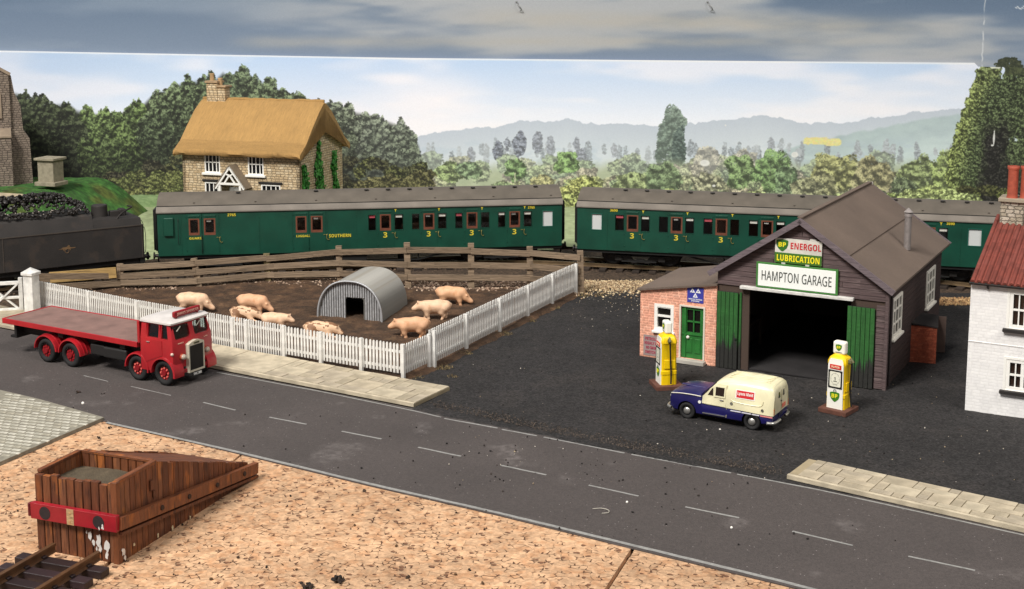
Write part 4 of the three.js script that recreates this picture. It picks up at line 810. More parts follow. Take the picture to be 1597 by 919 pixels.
    for (const dx of [-16.5, 16.5]) for (const z of [-9.6, -W + 9.6]) piece('wheel', coachWheel, ironM, b, [bx + dx * 0.98, 9.7, z], z > -20 ? 0 : Math.PI);
  }
  for (const e of [0, L]) {
    const s = e ? 1 : -1;
    mesh('gangway', [0, 1, 2, 3].map(k => rbox(0.9, 24 - (k % 2) * 0.8, 13 - (k % 2) * 0.8, 0.2, e + s * (0.6 + k * 0.9), 26, -W / 2)), blackM, t);
    for (const z of [-8, -W + 8]) mesh('buffer', [cyl(0.9, 1.1, 3.2, e + s * 1.6, 11.8, z, 0, Math.PI / 2, 10), cyl(2.1, 2.1, 0.6, e + s * 3.4, 11.8, z, 0, Math.PI / 2, 14)], ironM, t);
    mesh('brake_pipe', tube([[e + s * 0.6, 12, -14], [e + s * 1.6, 11, -14], [e + s * 1.8, 8, -13], [e + s * 1.2, 6.6, -12]], 0.45, 12, 5), blackM, t);
    mesh('end_handrail', tube([[e + s * 0.3, 34, -3], [e + s * 0.9, 33.5, -3], [e + s * 0.9, 15, -3], [e + s * 0.3, 14.6, -3]], 0.16, 10, 4), blackM, t);
  }
  mesh('coupling', rbox(7, 1.2, 2, 0.2, L + 2.5, 9, -W / 2), blackM, t);
  return t;
}
const comp = (a, b, c, offs) => ({ plain: offs.flatMap(k => [[a[0] + k, a[1] + k], [c[0] + k, c[1] + k]]), drop: offs.map(k => [b[0] + k, b[1] + k]) });
const ventRow = (L, x0, p) => { const r = []; for (let x = x0; x < L; x += p) r.push(x); return r; };
{
  const c = comp([117.5, 121.6], [124.1, 130.2], [132.5, 137.2], [0, 24.97, 49.94, 74.9]);
  coach('green coach with luggage doors at its left half, left one of the two', [-198.5, -706.9], -8.08, 230, {
    plain: c.plain, drop: [[17.2, 22.9], [25.5, 31.7], [76.5, 82.4], [85, 91.4], ...c.drop], three: [0, 0, 0, 0, 1, 1, 1, 1], frost: [[218.6, 224.4]], ducket: true,
    text: [['2765', 4.6, 1.5, 40.9, 35.7], ['GUARD', 7, 1.3, 20.7, 22.8], ['LUGGAGE', 7.6, 1.3, 80.4, 22.6], ['SOUTHERN', 12.4, 1.9, 101.2, 22.3], ['2765', 4, 1.4, 211.8, 36]], seams: [13, 34, 56, 74.4, 94, 110.7], vents: [44, 88, ...ventRow(228, 117, 12.4)] });
  const d = comp([22.1, 27.1], [28.9, 35.3], [37, 41.8], [0, 25.17, 50.3, 75.5, 104, 133, 161.5]);
  coach('green third class coach behind the garage, right one of the two', [37.7, -729.4], 14, 231, {
    plain: d.plain, drop: d.drop, three: [1, 1, 1, 1, 1, 1, 1], frost: [[8.5, 14.2], [213.8, 220.4]], text: [['3690', 4.4, 1.5, 21.3, 36.4], ['3690', 4.2, 1.5, 204.4, 36.4]], seams: [17.5, 210], vents: ventRow(228, 26, 12.5) });
}
// tender
{
  const t = thing('locomotive_tender', 'sooty black locomotive tender heaped with coal at the left edge', 'locomotive tender', [-270.5, 0, -664], -34);
  const X0 = -34, X1 = 77.5, W = 34, soot = tex(256, 256, (u, v) => { const k = 0.75 + 0.5 * fbm(u * 6, v * 6, 6, 5, 191), r = smooth(0.58, 0.8, fbm(u * 8, v * 8, 8, 4, 195)); return [mix(42 * k, 66, r * 0.5), mix(38 * k, 54, r * 0.5), mix(36 * k, 46, r * 0.5)]; });
  const sM = M(0xffffff, 0.72, { map: tiled(soot, 45), bump: 0.06 });
  mesh('tank', rbox(X1 - X0, 19.3, W, 0.6, (X0 + X1) / 2, 21.7, -W / 2), sM, t);
  mesh('beading', [box(X1 - X0 - 0.4, 0.5, 0.3, (X0 + X1) / 2, 31.0, 0.12), box(0.35, 18, 0.25, X1 - 1.2, 21.6, 0.1), box(0.35, 18, 0.25, 2, 21.6, 0.1)], M(0x4c443d, 0.6), t);
  mesh('bunker', loft([X0, 50].map(x => [[x, 31, -1], [x, 38, -3.4], [x, 39, -4.4], [x, 39, -W + 4.4], [x, 38, -W + 3.4], [x, 31, -W + 1]]), 0.3), sM, t);
  mesh('rear_deck', loft([50, X1 - 0.8].map((x, i) => [[x, 31, -1.4], [x, i ? 34.4 : 36, -2.6], [x, i ? 34.8 : 36.6, -4], [x, i ? 34.8 : 36.6, -W + 4], [x, 31, -W + 1.4]]), 0.3), sM, t);
  mesh('filler_dome', [cyl(4.3, 4.5, 6.2, 57, 38.6, -13, 0, 0, 20), cyl(4.0, 4.3, 0.8, 57, 42, -13, 0, 0, 20)], sM, t);
  mesh('tool_box', [rbox(5, 3.4, 4, 0.3, 64.5, 37, -11), rbox(4, 4, 5, 0.8, 70, 37, -15)], sM, t);
  mesh('rear_coping', tube([[62, 33.5, -2.5], [66, 37.5, -4], [72, 39.5, -8], [75.5, 39.5, -14], [75.5, 39, -22]], 0.5, 20, 5), sM, t);
  const coal = []; const base = new THREE.IcosahedronGeometry(1, 0);
  for (let i = 0; i < 900; i++) {
    const x = R(X0, 49), z = R(-W + 4, -3.6), hmax = 41 + 9.5 * smooth(-W / 2 - 15, -W / 2, z) * smooth(-2, -14, z) * (0.45 + 0.55 * smooth(50, 38, x)) * (0.75 + 0.25 * Math.sin(x / 14 + 1.2)) + 3.5 * Math.exp(-(((x - 32) / 14) ** 2)) * smooth(-2, -12, z);
    const g = base.clone(); g.scale(R(0.7, 1.5), R(0.6, 1.2), R(0.7, 1.4)); coal.push(place(g, x, Math.max(38.6, hmax - R(0, 1.6)), z, R(0, 3), R(0, 3), R(0, 3)));
  }
  stuff(mesh('coal', coal, M(0x26221f, 0.45, { tile: 6, bump: 0.1 }), t));
  const glint = []; for (let i = 0; i < 40; i++) { const g = base.clone(); g.scale(0.45, 0.35, 0.4); const x = R(0, 46); glint.push(place(g, x, R(40.2, 43.5), R(-7, -4), R(0, 3), R(0, 3), 0)); }
  stuff(mesh('coal_glints', glint, M(0x9d958b, 0.5, { map: null }), t));  // pale chips that stand in for glints on the coal
  const gold = M(0x6b5236, 0.7, { map: null, bump: 0 });
  mesh('crest', [prism([[-4.6, -0.5], [-3, -0.2], [-2.2, 0.5], [0, 0.6], [0.8, 1.5], [1.6, 1.2], [1.4, 0.5], [2.6, 0.1], [4.6, 0.1], [4.4, -0.4], [2, -0.5], [1.8, -1.5], [1.1, -0.6], [-1.2, -0.6], [-1.6, -1.5], [-2.2, -0.5]], 0.08, 0.02).translate(35, 22.3, 0), place(new THREE.TorusGeometry(1.1, 0.16, 4, 14), 35, 20.7, 0.05)], gold, t);
  mesh('frame', [prism([[X0, 12.4], [X1, 12.4], [X1, 8.5], [68, 7.5], [62, 9.5], [54, 9.5], [48, 7.5], [40, 7.5], [34, 9.5], [26, 9.5], [20, 7.5], [12, 7.5], [6, 9.5], [-2, 9.5], [-8, 7.5], [X0, 7.5]], 1, -3.4), rbox(3, 4, 32, 0.3, X1 - 1, 11, -W / 2)], blackM, t);
  const wg = wheelGeo(7.4, 2.4); for (const x of [2, 30, 58]) for (const z of [-9.4, -W + 9.4]) piece('wheel', wg, ironM, t, [x, 10.2, z], z > -20 ? 0 : Math.PI);
  for (const z of [-8, -W + 8]) mesh('buffer', [cyl(0.9, 1.2, 4, X1 + 2, 11.5, z, 0, Math.PI / 2, 10), cyl(2.2, 2.2, 0.6, X1 + 4.2, 11.5, z, 0, Math.PI / 2, 14)], ironM, t);
  mesh('handrail', tube([[X1 - 0.2, 30, -1.2], [X1 + 0.6, 29.4, -1.2], [X1 + 0.6, 15, -1.2], [X1 - 0.2, 14.4, -1.2]], 0.18, 12, 5), ironM, t);
  mesh('ladder', [tube([[X1 + 0.2, 33, -5], [X1 + 1, 32, -5], [X1 + 1, 14, -5]], 0.18, 8, 4), tube([[X1 + 0.2, 33, -9], [X1 + 1, 32, -9], [X1 + 1, 14, -9]], 0.18, 8, 4), ...[16, 20, 24, 28].map(y => bar([X1 + 1, y, -5], [X1 + 1, y, -9], 0.3, 0.3))], ironM, t);
  mesh('coupling', rbox(9, 1, 1.6, 0.2, X1 + 4, 9, -W / 2), blackM, t);
}

// ================= thatched cottage, churchyard =================
const stoneTex = (c1, c2, c3, nx, ny, seedK, jd = 0.3, wob = 1, kn = 0.28) => {
  const hgt = new Float32Array(512 * 512);
  const t = tex(512, 512, (u, v, x, y) => {
    const r = Math.floor(v * ny), off = hash(r, 1, seedK) * 3, xs = u * nx + off, ci = ((Math.floor(xs + wob * 0.35 * (vnoise(u * 9, v * 30, 30, seedK) - 0.5)) % nx) + nx) % nx;
    const fx = (xs + wob * 0.35 * (vnoise(u * 9, v * 30, 30, seedK) - 0.5)) % 1, fy = (v * ny + wob * 0.22 * (vnoise(u * 30, v * 9, 30, seedK + 1) - 0.5) + 10) % 1;
    const e = Math.min(fx, 1 - fx) * 1.6, f = Math.min(fy, 1 - fy), j = smooth(0.16, 0.05, Math.min(e, f)), q = hash(ci, r, seedK + 2), n = fbm(u * 40, v * 40, 40, 3, seedK + 3);
    hgt[y * 512 + x] = (1 - j) * (0.6 + 0.4 * q * n);
    const c = q < 0.5 ? mixc(c1, c2, q * 2) : mixc(c2, c3, q * 2 - 1), k = 1 - kn / 2 + kn * n;
    return c.map(w => w * k * (1 - jd * j));
  });
  return [t, tex(512, 512, (u, v, x, y) => g1(255 * hgt[y * 512 + x]), false)];
};
{
  const a = 17, o = [-128.5, -768], t = thing('thatched_cottage', 'stone cottage with a golden thatched roof and ivy on its gable', 'cottage', [o[0], 16.6, o[1]], a);
  const W = 80, D = 62, E = 48, RG = 75;                      // front runs from x = -W to 0; walls from y = 0
  const [st, sb] = stoneTex([206, 184, 148], [186, 162, 126], [216, 198, 166], 12, 22, 401);
  const sM = M(0xffffff, 0.9, { map: tiled(st, 34, 34), bumpMap: tiled(sb, 34, 34), bump: 0.3 });
  const wins = [[-64.5, -53.8, 33.2, 46.2], [-34.6, -24.0, 33.0, 46.0], [-64.8, -53, 14, 27.4], [-26, -13, 14, 27.4]];
  mesh('front_wall', prism(rectPts(-W, 0, 0, E + 2), 2, -2, wins.map(w => rectPts(w[0], w[2], w[1], w[3]))), sM, t);
  const gable = [[0, 0], [D, 0], [D, E], [D / 2, RG - 3], [0, E]];
  for (const x of [-2, -W + 2]) { const g = prism(gable, 1.9, 0); g.rotateY(Math.PI / 2); g.translate(x > -10 ? -1.9 : -W, 0, 0); mesh('gable_wall', g, sM, t); }
  mesh('back_wall', box(W - 4, E, 2, -W / 2, E / 2, -D + 1), sM, t);
  // windows
  const wM = M(0xf1efe8, 0.5, { map: null }), dark = M(0x15171a, 0.25, { map: null, bump: 0 });
  wins.forEach((w, i) => {
    const [x0, x1, y0, y1] = w, f = mesh('window', [prism(rectPts(x0, y0, x1, y1), 0.8, -0.7, [rectPts(x0 + 0.8, y0 + 0.8, x1 - 0.8, y1 - 0.8)]), ...[1, 2, 3].map(k => box(0.55, y1 - y0 - 1, 0.5, mix(x0, x1, k / 4), (y0 + y1) / 2, -0.45)), box(x1 - x0 - 1, 0.6, 0.5, (x0 + x1) / 2, mix(y0, y1, 0.5), -0.45)], wM, t);
    mesh('pane', box(x1 - x0, y1 - y0, 0.2, (x0 + x1) / 2, (y0 + y1) / 2, -1.2), dark, f);
    if (i < 2) mesh('sill', rbox(x1 - x0 + 3, 1.4, 2, 0.2, (x0 + x1) / 2, y0 - 0.6, 0.5), wM, f);
    else mesh('lintel', rbox(x1 - x0 + 3, 1.4, 1, 0.2, (x0 + x1) / 2, y1 + 1, 0.2), M(0x252220, 0.8), f);
  });
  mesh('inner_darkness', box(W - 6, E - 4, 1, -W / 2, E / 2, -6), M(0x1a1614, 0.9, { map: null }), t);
  // porch
  const px = -43, py = 26, ph = 38.3;
  const p = mesh('porch', [bar([px - 10, py - 1, 8], [px, ph, 8], 1.6, 1), bar([px, ph, 8], [px + 10, py - 1, 8], 1.6, 1), bar([px - 7, py + 2, 8], [px + 7, py + 2, 8], 1.3, 0.9), bar([px - 3.6, py + 2.3, 8], [px, py + 7.5, 8], 0.9, 0.8), bar([px + 3.6, py + 2.3, 8], [px, py + 7.5, 8], 0.9, 0.8), bar([px, py + 7, 8], [px - 3.4, py + 8.6, 8], 0.8, 0.7), bar([px, py + 7, 8], [px + 3.4, py + 8.6, 8], 0.8, 0.7), box(1.4, 27, 1.4, px - 7, 13.5, 7.6), box(1.4, 27, 1.4, px + 7, 13.5, 7.6)], wM, t);
  for (const s of [-1, 1]) mesh('porch_roof', bar([px + s * 10.6, py - 1, 4], [px + s * 0.2, ph + 0.8, 4], 0.9, 9, [0, 1, 0]), M(0x8a7a66, 0.85), p);
  mesh('door', rbox(9, 25, 0.6, 0.1, px, 12.4, 0.4), M(0xe2e0da, 0.5), t);
  // thatch: thick slabs with rounded edges and an uneven surface
  const thTex = tex(512, 512, (u, v, x, y) => { const k = 0.9 + 0.12 * fbm(u * 60, v * 14, 64, 4, 421) + 0.1 * (fbm(u * 5, v * 5, 5, 4, 425) - 0.5), d = vnoise(u * 200, v * 50, 256, 429) > 0.8 ? 0.93 : 1; return [198 * k * d, 156 * k * d, 96 * k * d]; });
  const thM = M(0xffffff, 0.95, { map: tiled(thTex, 46), bumpMap: tiled(T.fine, 9), bump: 0.35 });
  const nx = 60, rings = [];
  for (let i = 0; i <= nx; i++) {
    const x = mix(-W - 3.2, 3.2, i / nx), end = Math.min(i, nx - i) / 2, e = Math.sqrt(clamp(end)) , r = [], w = (k, s) => 0.8 * (fbm(x / 7 + 9, k * 7, 512, 3, 431) - 0.5) * s;
    const up = [[4.4, E - 3.6], [5.6, E - 2.2], [5.2, E], [-3, E + 5.3], [-12, E + 14], [-22, E + 23.3], [-29, RG + 1.0], [-31, RG + 1.7], [-33, RG + 1.0], [-40, E + 23.3], [-50, E + 14], [-59, E + 5.3], [-67.2, E], [-67.6, E - 2.2], [-66.4, E - 3.6]];
    const low = [[-63, E - 1.6], [-47, E + 12.4], [-31, RG - 2.6], [-15, E + 12.4], [1, E - 1.6]];
    up.forEach((q, k) => { const c = low[Math.min(4, Math.max(0, Math.round(4 - k / 3.5)))]; r.push([x, mix(q[1] - 1.2, q[1], e) + w(k, 1), q[0] + w(k + 30, 1)]); });
    low.forEach(q => r.push([x, q[1], q[0]])); rings.push(r);
  }
  mesh('thatched_roof', loft(rings, 1.0), thM, t);
  const ridge = []; for (let i = 0; i <= 30; i++) ridge.push([mix(-W - 2, 2.6, i / 30), RG + 1.5 + R(-0.2, 0.25), -31 + R(-0.25, 0.25)]);
  mesh('ridge_roll', tube(ridge, 1.05, 60, 7), thM, t);
  // chimney
  const ch = mesh('chimney', [rbox(7.6, 15, 7.4, 0.2, -W + 6.2, RG + 4.8, -31), rbox(5.4, 12.4, 6.4, 0.2, -W + 12.6, RG + 3, -31)], sM, t);
  mesh('chimney_cap', [rbox(9, 1.4, 9, 0.2, -W + 6.2, RG + 12.4, -31), rbox(6.8, 1.2, 8, 0.2, -W + 13, RG + 9.6, -31)], M(0xb59a78, 0.85), ch);
  for (const x of [-W + 4.6, -W + 10.4]) mesh('chimney_pot', new THREE.LatheGeometry([[1.5, 0], [1.3, 3.6], [1.6, 4], [1.6, 4.6], [1.1, 4.6], [1.0, 1]].map(q => new THREE.Vector2(...q)), 14).translate(x, RG + (x > -W + 8 ? 10.2 : 13), -31), M(0xc2a074, 0.85), ch);
  // ivy: leaf clusters climbing the gable and its corner
  const leaf = new THREE.Shape([[0, 0], [0.5, 0.25], [0.42, 0.7], [0, 1.05], [-0.42, 0.7], [-0.5, 0.25]].map(q => new THREE.Vector2(...q)));
  const lg = new THREE.ShapeGeometry(leaf), ivyM = [0x3f8a34, 0x57a044, 0x2f6a28].map(c => { const m = M(c, 0.6, { map: null, bump: 0 }); m.side = THREE.DoubleSide; return m; });
  [[-5, 9, E - 8, 7, 8], [-26, 14, 53, 4, 13], [-49, 12, E - 4, 6, 10]].forEach(([z, w, top, wob, low], k) => {
    const g = [[], [], []];
    for (let i = 0; i < 900; i++) {
      const y = R(6, top), tt = (y - 6) / (top - 6), hw = mix(low * 0.62, 2.2, tt ** 1.6) * (0.5 + 1.0 * vnoise(y / 5, k * 9, 0, 441)), zz = z + Math.sin(y / 6 + k) * wob * 0.22 + R(-hw, hw) * 0.8, s = R(1.1, 2.1);
      g[i % 3].push(place(lg.clone().scale(s, s, s), k === 0 && zz > 0 ? R(-3, 0.4) : 0.4 + R(0, 0.9), y, Math.min(zz, 0.9), R(-0.5, 0.9), Math.PI / 2 + R(-0.9, 0.9), R(2.2, 4)));
    }
    const iv = new THREE.Group(); iv.name = 'ivy'; t.add(iv);
    g.forEach((q, j) => stuff(mesh('ivy_leaves', q, ivyM[j], iv)));
  });
}
// church tower with stepped buttress, at the very left
{
  const [st, sb] = stoneTex([132, 118, 106], [120, 107, 96], [142, 128, 114], 16, 34, 451), sM = M(0xffffff, 0.92, { map: tiled(st, 50, 50), bumpMap: tiled(sb, 50, 50), bump: 0.3 });
  const t = thing('stone_church', 'dark stone church with stepped buttresses at the left edge of the hill', 'church', [-324, 36, -826], -22), capM = M(0xa08e7a, 0.9);
  mesh('wall', prism([[-50, -6], [0, -6], [0, 72], [-9, 77], [-24, 86], [-50, 70]], 3, -3), sM, t);
  mesh('nave', box(44, 66, 30, -24, 30, -19), sM, t);
  mesh('coping', bar([1.0, 72.2, -1.5], [-24, 87.4, -1.5], 1.8, 4.4, [0, 1, 0]), capM, t);
  const win = mesh('window', [prism([[-14, 44], [-5.2, 44], [-5.2, 60], [-7.4, 64], [-9.6, 66], [-11.8, 64], [-14, 60]], 0.8, 0.05, [[[-12.6, 45.4], [-6.6, 45.4], [-6.6, 59.6], [-8, 62.4], [-9.6, 64], [-11.2, 62.4], [-12.6, 59.6]]])], capM, t);
  mesh('louvre', prism([[-12.6, 45.4], [-6.6, 45.4], [-6.6, 59.6], [-8, 62.4], [-9.6, 64], [-11.2, 62.4], [-12.6, 59.6]], 0.1, 0.03), M(0x16130f, 0.8), win);
  mesh('buttress', prism([[0, -6], [11.8, -6], [10.8, 30], [7.2, 36], [6.2, 52], [3, 60], [1.5, 71], [0, 73]], 7, -9), sM, t);
  mesh('buttress', prism([[-13, -8], [-0.6, -8], [-0.6, 32], [-13, 32]], 7, 0.04), sM, t);
  mesh('buttress_cap', prism([[0, 32], [7.6, 32], [7.6, 33], [0, 37.5]], 13, 0).rotateY(-Math.PI / 2).translate(-0.3, 0, 0), capM, t);
  const p = at(70, 284.5, 41), q = thing('stone_tomb', 'square pale stone pedestal tomb on the churchyard grass', 'tomb', [p[0], 38.5, p[2]], 18), tM = M(0xa39a84, 0.9, { tile: 14, bump: 0.15 });
  mesh('plinth', rbox(15.5, 2.6, 13.5, 0.4, 0, 1.2, -6), tM, q); mesh('shaft', rbox(11.8, 14.5, 10.5, 0.4, 0, 9, -6), tM, q); mesh('table_top', rbox(15, 1.7, 13.5, 0.4, 0, 17.0, -6), tM, q);
  const a = at(26, 304, 36), hy = hillH(a[0], a[2]);
  structure(mesh('path', slab([[-40, -7], [6, -2], [14, 1.5], [-4, 5], [-44, 9]], -3, 0.5).rotateX(0.42).translate(a[0], hy + 0.4, a[2]), M(0xb5a58a, 0.9, { tile: 20 })), 'pale stone path on the churchyard hill');
}

// ================= garage with its lean-to office, brick shelter, white house, petrol pumps =================
const plankTex = (c, d) => tex(256, 256, (u, v) => { const k = 0.8 + 0.4 * fbm(u * 3, v * 40, 40, 4, 461), w = smooth(0.56, 0.75, fbm(u * 4, v * 20, 20, 4, 465)); return [mix(c[0] * k, d[0], w * 0.6), mix(c[1] * k, d[1], w * 0.6), mix(c[2] * k, d[2], w * 0.6)]; });
const darkPlank = plankTex([92, 76, 76], [128, 112, 110]), GA = [87.3, 0, -532.9];
{
  const t = thing('garage', 'dark plank garage with open green doors and a brick office lean-to', 'garage', GA, 29);
  const W = 70.8, D = 111, slope = (67 - 41.7) / (35.2 + 3.4), xl = y => clamp((y - 43.2) / slope, 0, 35), wallTop = [[0, 43.2], [35.4, 65.8], [W, 43.2]];
  const pm = [1, 0.9, 1.08].map(k => { const m = M(0xffffff, 0.85, { map: tiled(darkPlank, 30, 12), bumpMap: tiled(T.woodbump, 30, 10), bump: 0.12 }); m.color.setScalar(k > 1 ? 1 : k); return m; });
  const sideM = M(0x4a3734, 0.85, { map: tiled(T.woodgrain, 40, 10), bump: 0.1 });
  const backM = M(0x4a3c34, 0.95, { map: null });
  // shell: walls with thickness, a real opening, a dark floor
  mesh('front_wall', prism([[0, 0], [14, 0], [14, 36.2], [56.6, 36.2], [56.6, 0], [W, 0], [W, 43], [35.4, 65.4], [0, 43]], 1.2, -1.8), backM, t);
  mesh('rear_wall', prism([[0, 0], [W, 0], [W, 43], [35.4, 65.4], [0, 43]], 1.2, -D), backM, t);
  mesh('side_wall', box(1.2, 43, D - 2, 0.6, 21.5, -D / 2), backM, t);
  mesh('side_wall', box(1.2, 43, D - 2, W - 0.7, 21.5, -D / 2), backM, t);
  mesh('garage_floor', box(W - 2.4, 0.5, D - 3, W / 2, 0.6, -D / 2), M(0x2b2829, 0.9), t);
  mesh('workbench', [rbox(5, 1, 26, 0.2, 4, 13, -30), box(1.2, 12.5, 1.2, 5.8, 6.3, -18), box(1.2, 12.5, 1.2, 5.8, 6.3, -42)], M(0x4a3a2c, 0.9), t);
  const board = (pts, m, z, p = t) => mesh('plank', prism(pts, 0.55 + R(-0.12, 0.18), z), m, p);
  // horizontal boards of the gable front
  for (let y = 36.4; y < 64.5;) {
    const h = Math.min(R(1.9, 2.35), 65.2 - y), a = xl(y), b = W - xl(y), a2 = xl(y + h), b2 = W - xl(y + h), cut = R(0.25, 0.75), g = 0.2;
    const m1 = mix(a, b, cut), m2 = clamp(m1, a2 + 0.4, b2 - 0.4);
    if (b - a > 12) { board([[a, y], [m1 - 0.12, y], [m2 - 0.12, y + h - g], [a2, y + h - g]], pm[Math.floor(rnd() * 3)], -0.6); board([[m1 + 0.12, y], [b, y], [b2, y + h - g], [m2 + 0.12, y + h - g]], pm[Math.floor(rnd() * 3)], -0.6); }
    else board([[a, y], [b, y], [b2, y + h - g], [a2, y + h - g]], pm[Math.floor(rnd() * 3)], -0.6);
    y += h;
  }
  for (let y = 0.5; y < 35; y += 2.3) board([[66.9, y], [W, y], [W, y + 2.1], [66.9, y + 2.1]], pm[Math.floor(rnd() * 3)], -0.6);
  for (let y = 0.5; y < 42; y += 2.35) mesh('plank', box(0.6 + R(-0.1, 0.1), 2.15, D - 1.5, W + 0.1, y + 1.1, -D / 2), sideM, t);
  mesh('corner_post', rbox(1.5, 42.5, 1.5, 0.2, W + 0.3, 21.3, -0.2), pm[1], t);
  mesh('downpipe', [cyl(0.55, 0.55, 36, W + 1.3, 19.5, -3.2, 0, 0, 8), ...[6, 18, 30].map(y => box(1.4, 0.6, 1.3, W + 1, y, -3.2)), tube([[W + 1.3, 37.4, -3.2], [W + 1.5, 39.6, -3.2], [W + 2.6, 40.6, -3.2]], 0.55, 8, 6)], M(0x332a2a, 0.6), t);
  // side windows
  const wM = M(0xe6e2d8, 0.6, { map: null }), dk = M(0x14120f, 0.25, { map: null, bump: 0 });
  for (const [z0, z1, y0, y1] of [[-25, -8.4, 19.2, 36], [-94, -75.9, 17.6, 34.6]]) {
    const x = W + 0.5, f = mesh('window', [box(1, y1 - y0, 1.2, x, (y0 + y1) / 2, z0 + 0.6), box(1, y1 - y0, 1.2, x, (y0 + y1) / 2, z1 - 0.6), box(1, 1.2, z1 - z0 - 2.4, x, y1 - 0.6, (z0 + z1) / 2), box(1, 1.2, z1 - z0 - 2.4, x, y0 + 0.6, (z0 + z1) / 2), ...[1, 2].map(k => box(0.7, y1 - y0 - 2.4, 0.8, x, (y0 + y1) / 2, mix(z0, z1, k / 3))), ...[1, 2].map(k => box(0.5, 0.7, z1 - z0 - 2.4, x, mix(y0, y1, k / 3), (z0 + z1) / 2))], wM, t);
    mesh('pane', box(0.2, y1 - y0 - 1, z1 - z0 - 1, x - 0.15, (y0 + y1) / 2, (z0 + z1) / 2), dk, f);
    mesh('sill', rbox(2, 1, z1 - z0 + 1.6, 0.2, x + 0.5, y0 - 0.4, (z0 + z1) / 2), wM, f);
  }
  // roof: two felt sheets on each slope
  const feltTex = tex(512, 512, (u, v) => { const k = 0.88 + 0.2 * fbm(u * 5, v * 5, 5, 5, 471) + 0.08 * vnoise(u * 200, v * 200, 200, 475); return [104 * k, 90 * k, 80 * k]; });
  const felt = M(0xffffff, 0.92, { map: tiled(feltTex, 70), bump: 0.1 });
  const roofAt = f => [mix(35.4, 74, f), mix(67.2, 41.4, f)];
  for (const s of [1, -1]) {
    const mx = x => s > 0 ? x : 2 * 35.4 - x, strip2 = (f0, f1, lift, name) => { const a = roofAt(f0), b = roofAt(f1); mesh(name, prism([[mx(a[0]), a[1] + lift], [mx(b[0]), b[1] + lift], [mx(b[0]), b[1] + lift - 0.9], [mx(a[0]), a[1] + lift - 0.9]], D + 6, -D - 3.4), felt, t); };
    strip2(0, 0.53, 0.75, 'roof_sheet'); strip2(0.49, 1.0, 0.2, 'roof_sheet');
    const a = roofAt(-0.01), b = roofAt(1.0);
    for (const z of [2.7, -D - 3.6]) mesh('bargeboard', bar([mx(a[0]), a[1] - 0.6, z], [mx(b[0]), b[1] - 0.6, z], 2.3, 0.8, [0, 1, 0]), M(0x83757a, 0.8, { map: tiled(T.woodgrain, 30, 8) }), t);
  }
  mesh('ridge_cap', [bar([35.4, 68.1, 2.6], [35.4, 68.1, -D - 3.4], 0.6, 2.2)], felt, t);
  mesh('ridge_end', rbox(3, 1.6, 1.2, 0.3, 35.4, 67.6, -D - 3.2), M(0xb9b3ac, 0.8, { map: null }), t);
  const fl = mesh('flue_pipe', cyl(1.5, 1.5, 17, 65.4, 55.4, -60, 0, 0, 14), M(0x8d8582, 0.6, { tile: 10, bump: 0.1 }), t);
  mesh('flue_cowl', [cyl(1.7, 1.7, 1.2, 65.4, 62.4, -60, 0, 0, 14), cyl(0.2, 2.0, 1.8, 65.4, 64.6, -60, 0, 0, 14)], M(0x9c9491, 0.6, { tile: 10 }), fl);
  // green doors: narrow upright boards, the paint worn to black at the foot
  const doorTex = tex(512, 512, (u, v) => {
    const line = 0.26 + 0.22 * (fbm(u * 14, 3, 16, 3, 481) - 0.3) + 0.16 * (vnoise(u * 70, 5, 70, 483) - 0.5), n = fbm(u * 30, v * 6, 32, 4, 485);
    const w = clamp(smooth(line + 0.06, line - 0.05, v) + 0.5 * smooth(0.62, 0.8, n) * smooth(0.6, 0.2, v)), k = 0.82 + 0.36 * fbm(u * 60, v * 10, 64, 3, 487);
    return [mix(38 * k, 36, w), mix(92 * k, 36, w), mix(38 * k, 33, w)];
  });
  const dM = M(0xffffff, 0.75, { map: tiled(doorTex, 36, 36), bumpMap: tiled(T.woodbump, 9, 40), bump: 0.1 });
  const leafX = (name, x0, x1, z) => { const d = new THREE.Group(); d.name = name; t.add(d); const n = Math.round((x1 - x0) / 1.85), w = (x1 - x0) / n; for (let i = 0; i < n; i++) mesh('board', rbox(w - 0.12, 33.3, 1, 0.15, x0 + (i + 0.5) * w, 16.9, z + R(-0.05, 0.08)), dM, d); return d; };
  const l = leafX('door', 0.3, 9.6, 0.7); mesh('door_catch', rbox(0.8, 0.8, 0.5, 0.1, 9, 13.6, 1.4), M(0x222222, 0.5), l);
  const d2 = new THREE.Group(); d2.name = 'door'; t.add(d2);
  for (let i = 0; i < 4; i++) mesh('board', rbox(1, 33.3, 2.0, 0.15, 10.3, 16.9, -0.9 - i * 2.12), dM, d2);
  leafX('door', 55.6, 66.6, 0.7);
  // lintel, board and oil sign
  mesh('lintel', rbox(47.4, 1.3, 2.6, 0.2, 34.2, 36.3, 1.0), M(0xe9e7e2, 0.6, { tile: 20 }), t);
  const gB = M(0x3f7a35, 0.6, { map: null }), ink = M(0x464a46, 0.6, { map: null, bump: 0 });
  const sg = mesh('name_board', rbox(34.2, 10.7, 0.8, 0.15, 34.3, 42.5, 1.0), gB, t);
  mesh('board_panel', rbox(32.4, 9.2, 0.4, 0.1, 34.3, 42.5, 1.35), M(0xf2f4f0, 0.5, { map: null, bump: 0 }), sg);
  mesh('lettering', letters('HAMPTON GARAGE', 29.2, 4.1, 34.3, 42.5, 1.56, { f: fontR, depth: 0.12 }), ink, sg);
  mesh('board_stud', [box(1.6, 0.7, 0.6, 28.6, 48.2, 0.9), box(1.6, 0.7, 0.6, 38.6, 48.2, 0.9)].map(g => g)[0], M(0xd8d6ce, 0.6), sg);
  mesh('board_stud', box(1.6, 0.7, 0.6, 38.6, 48.2, 0.9), M(0xd8d6ce, 0.6), sg);
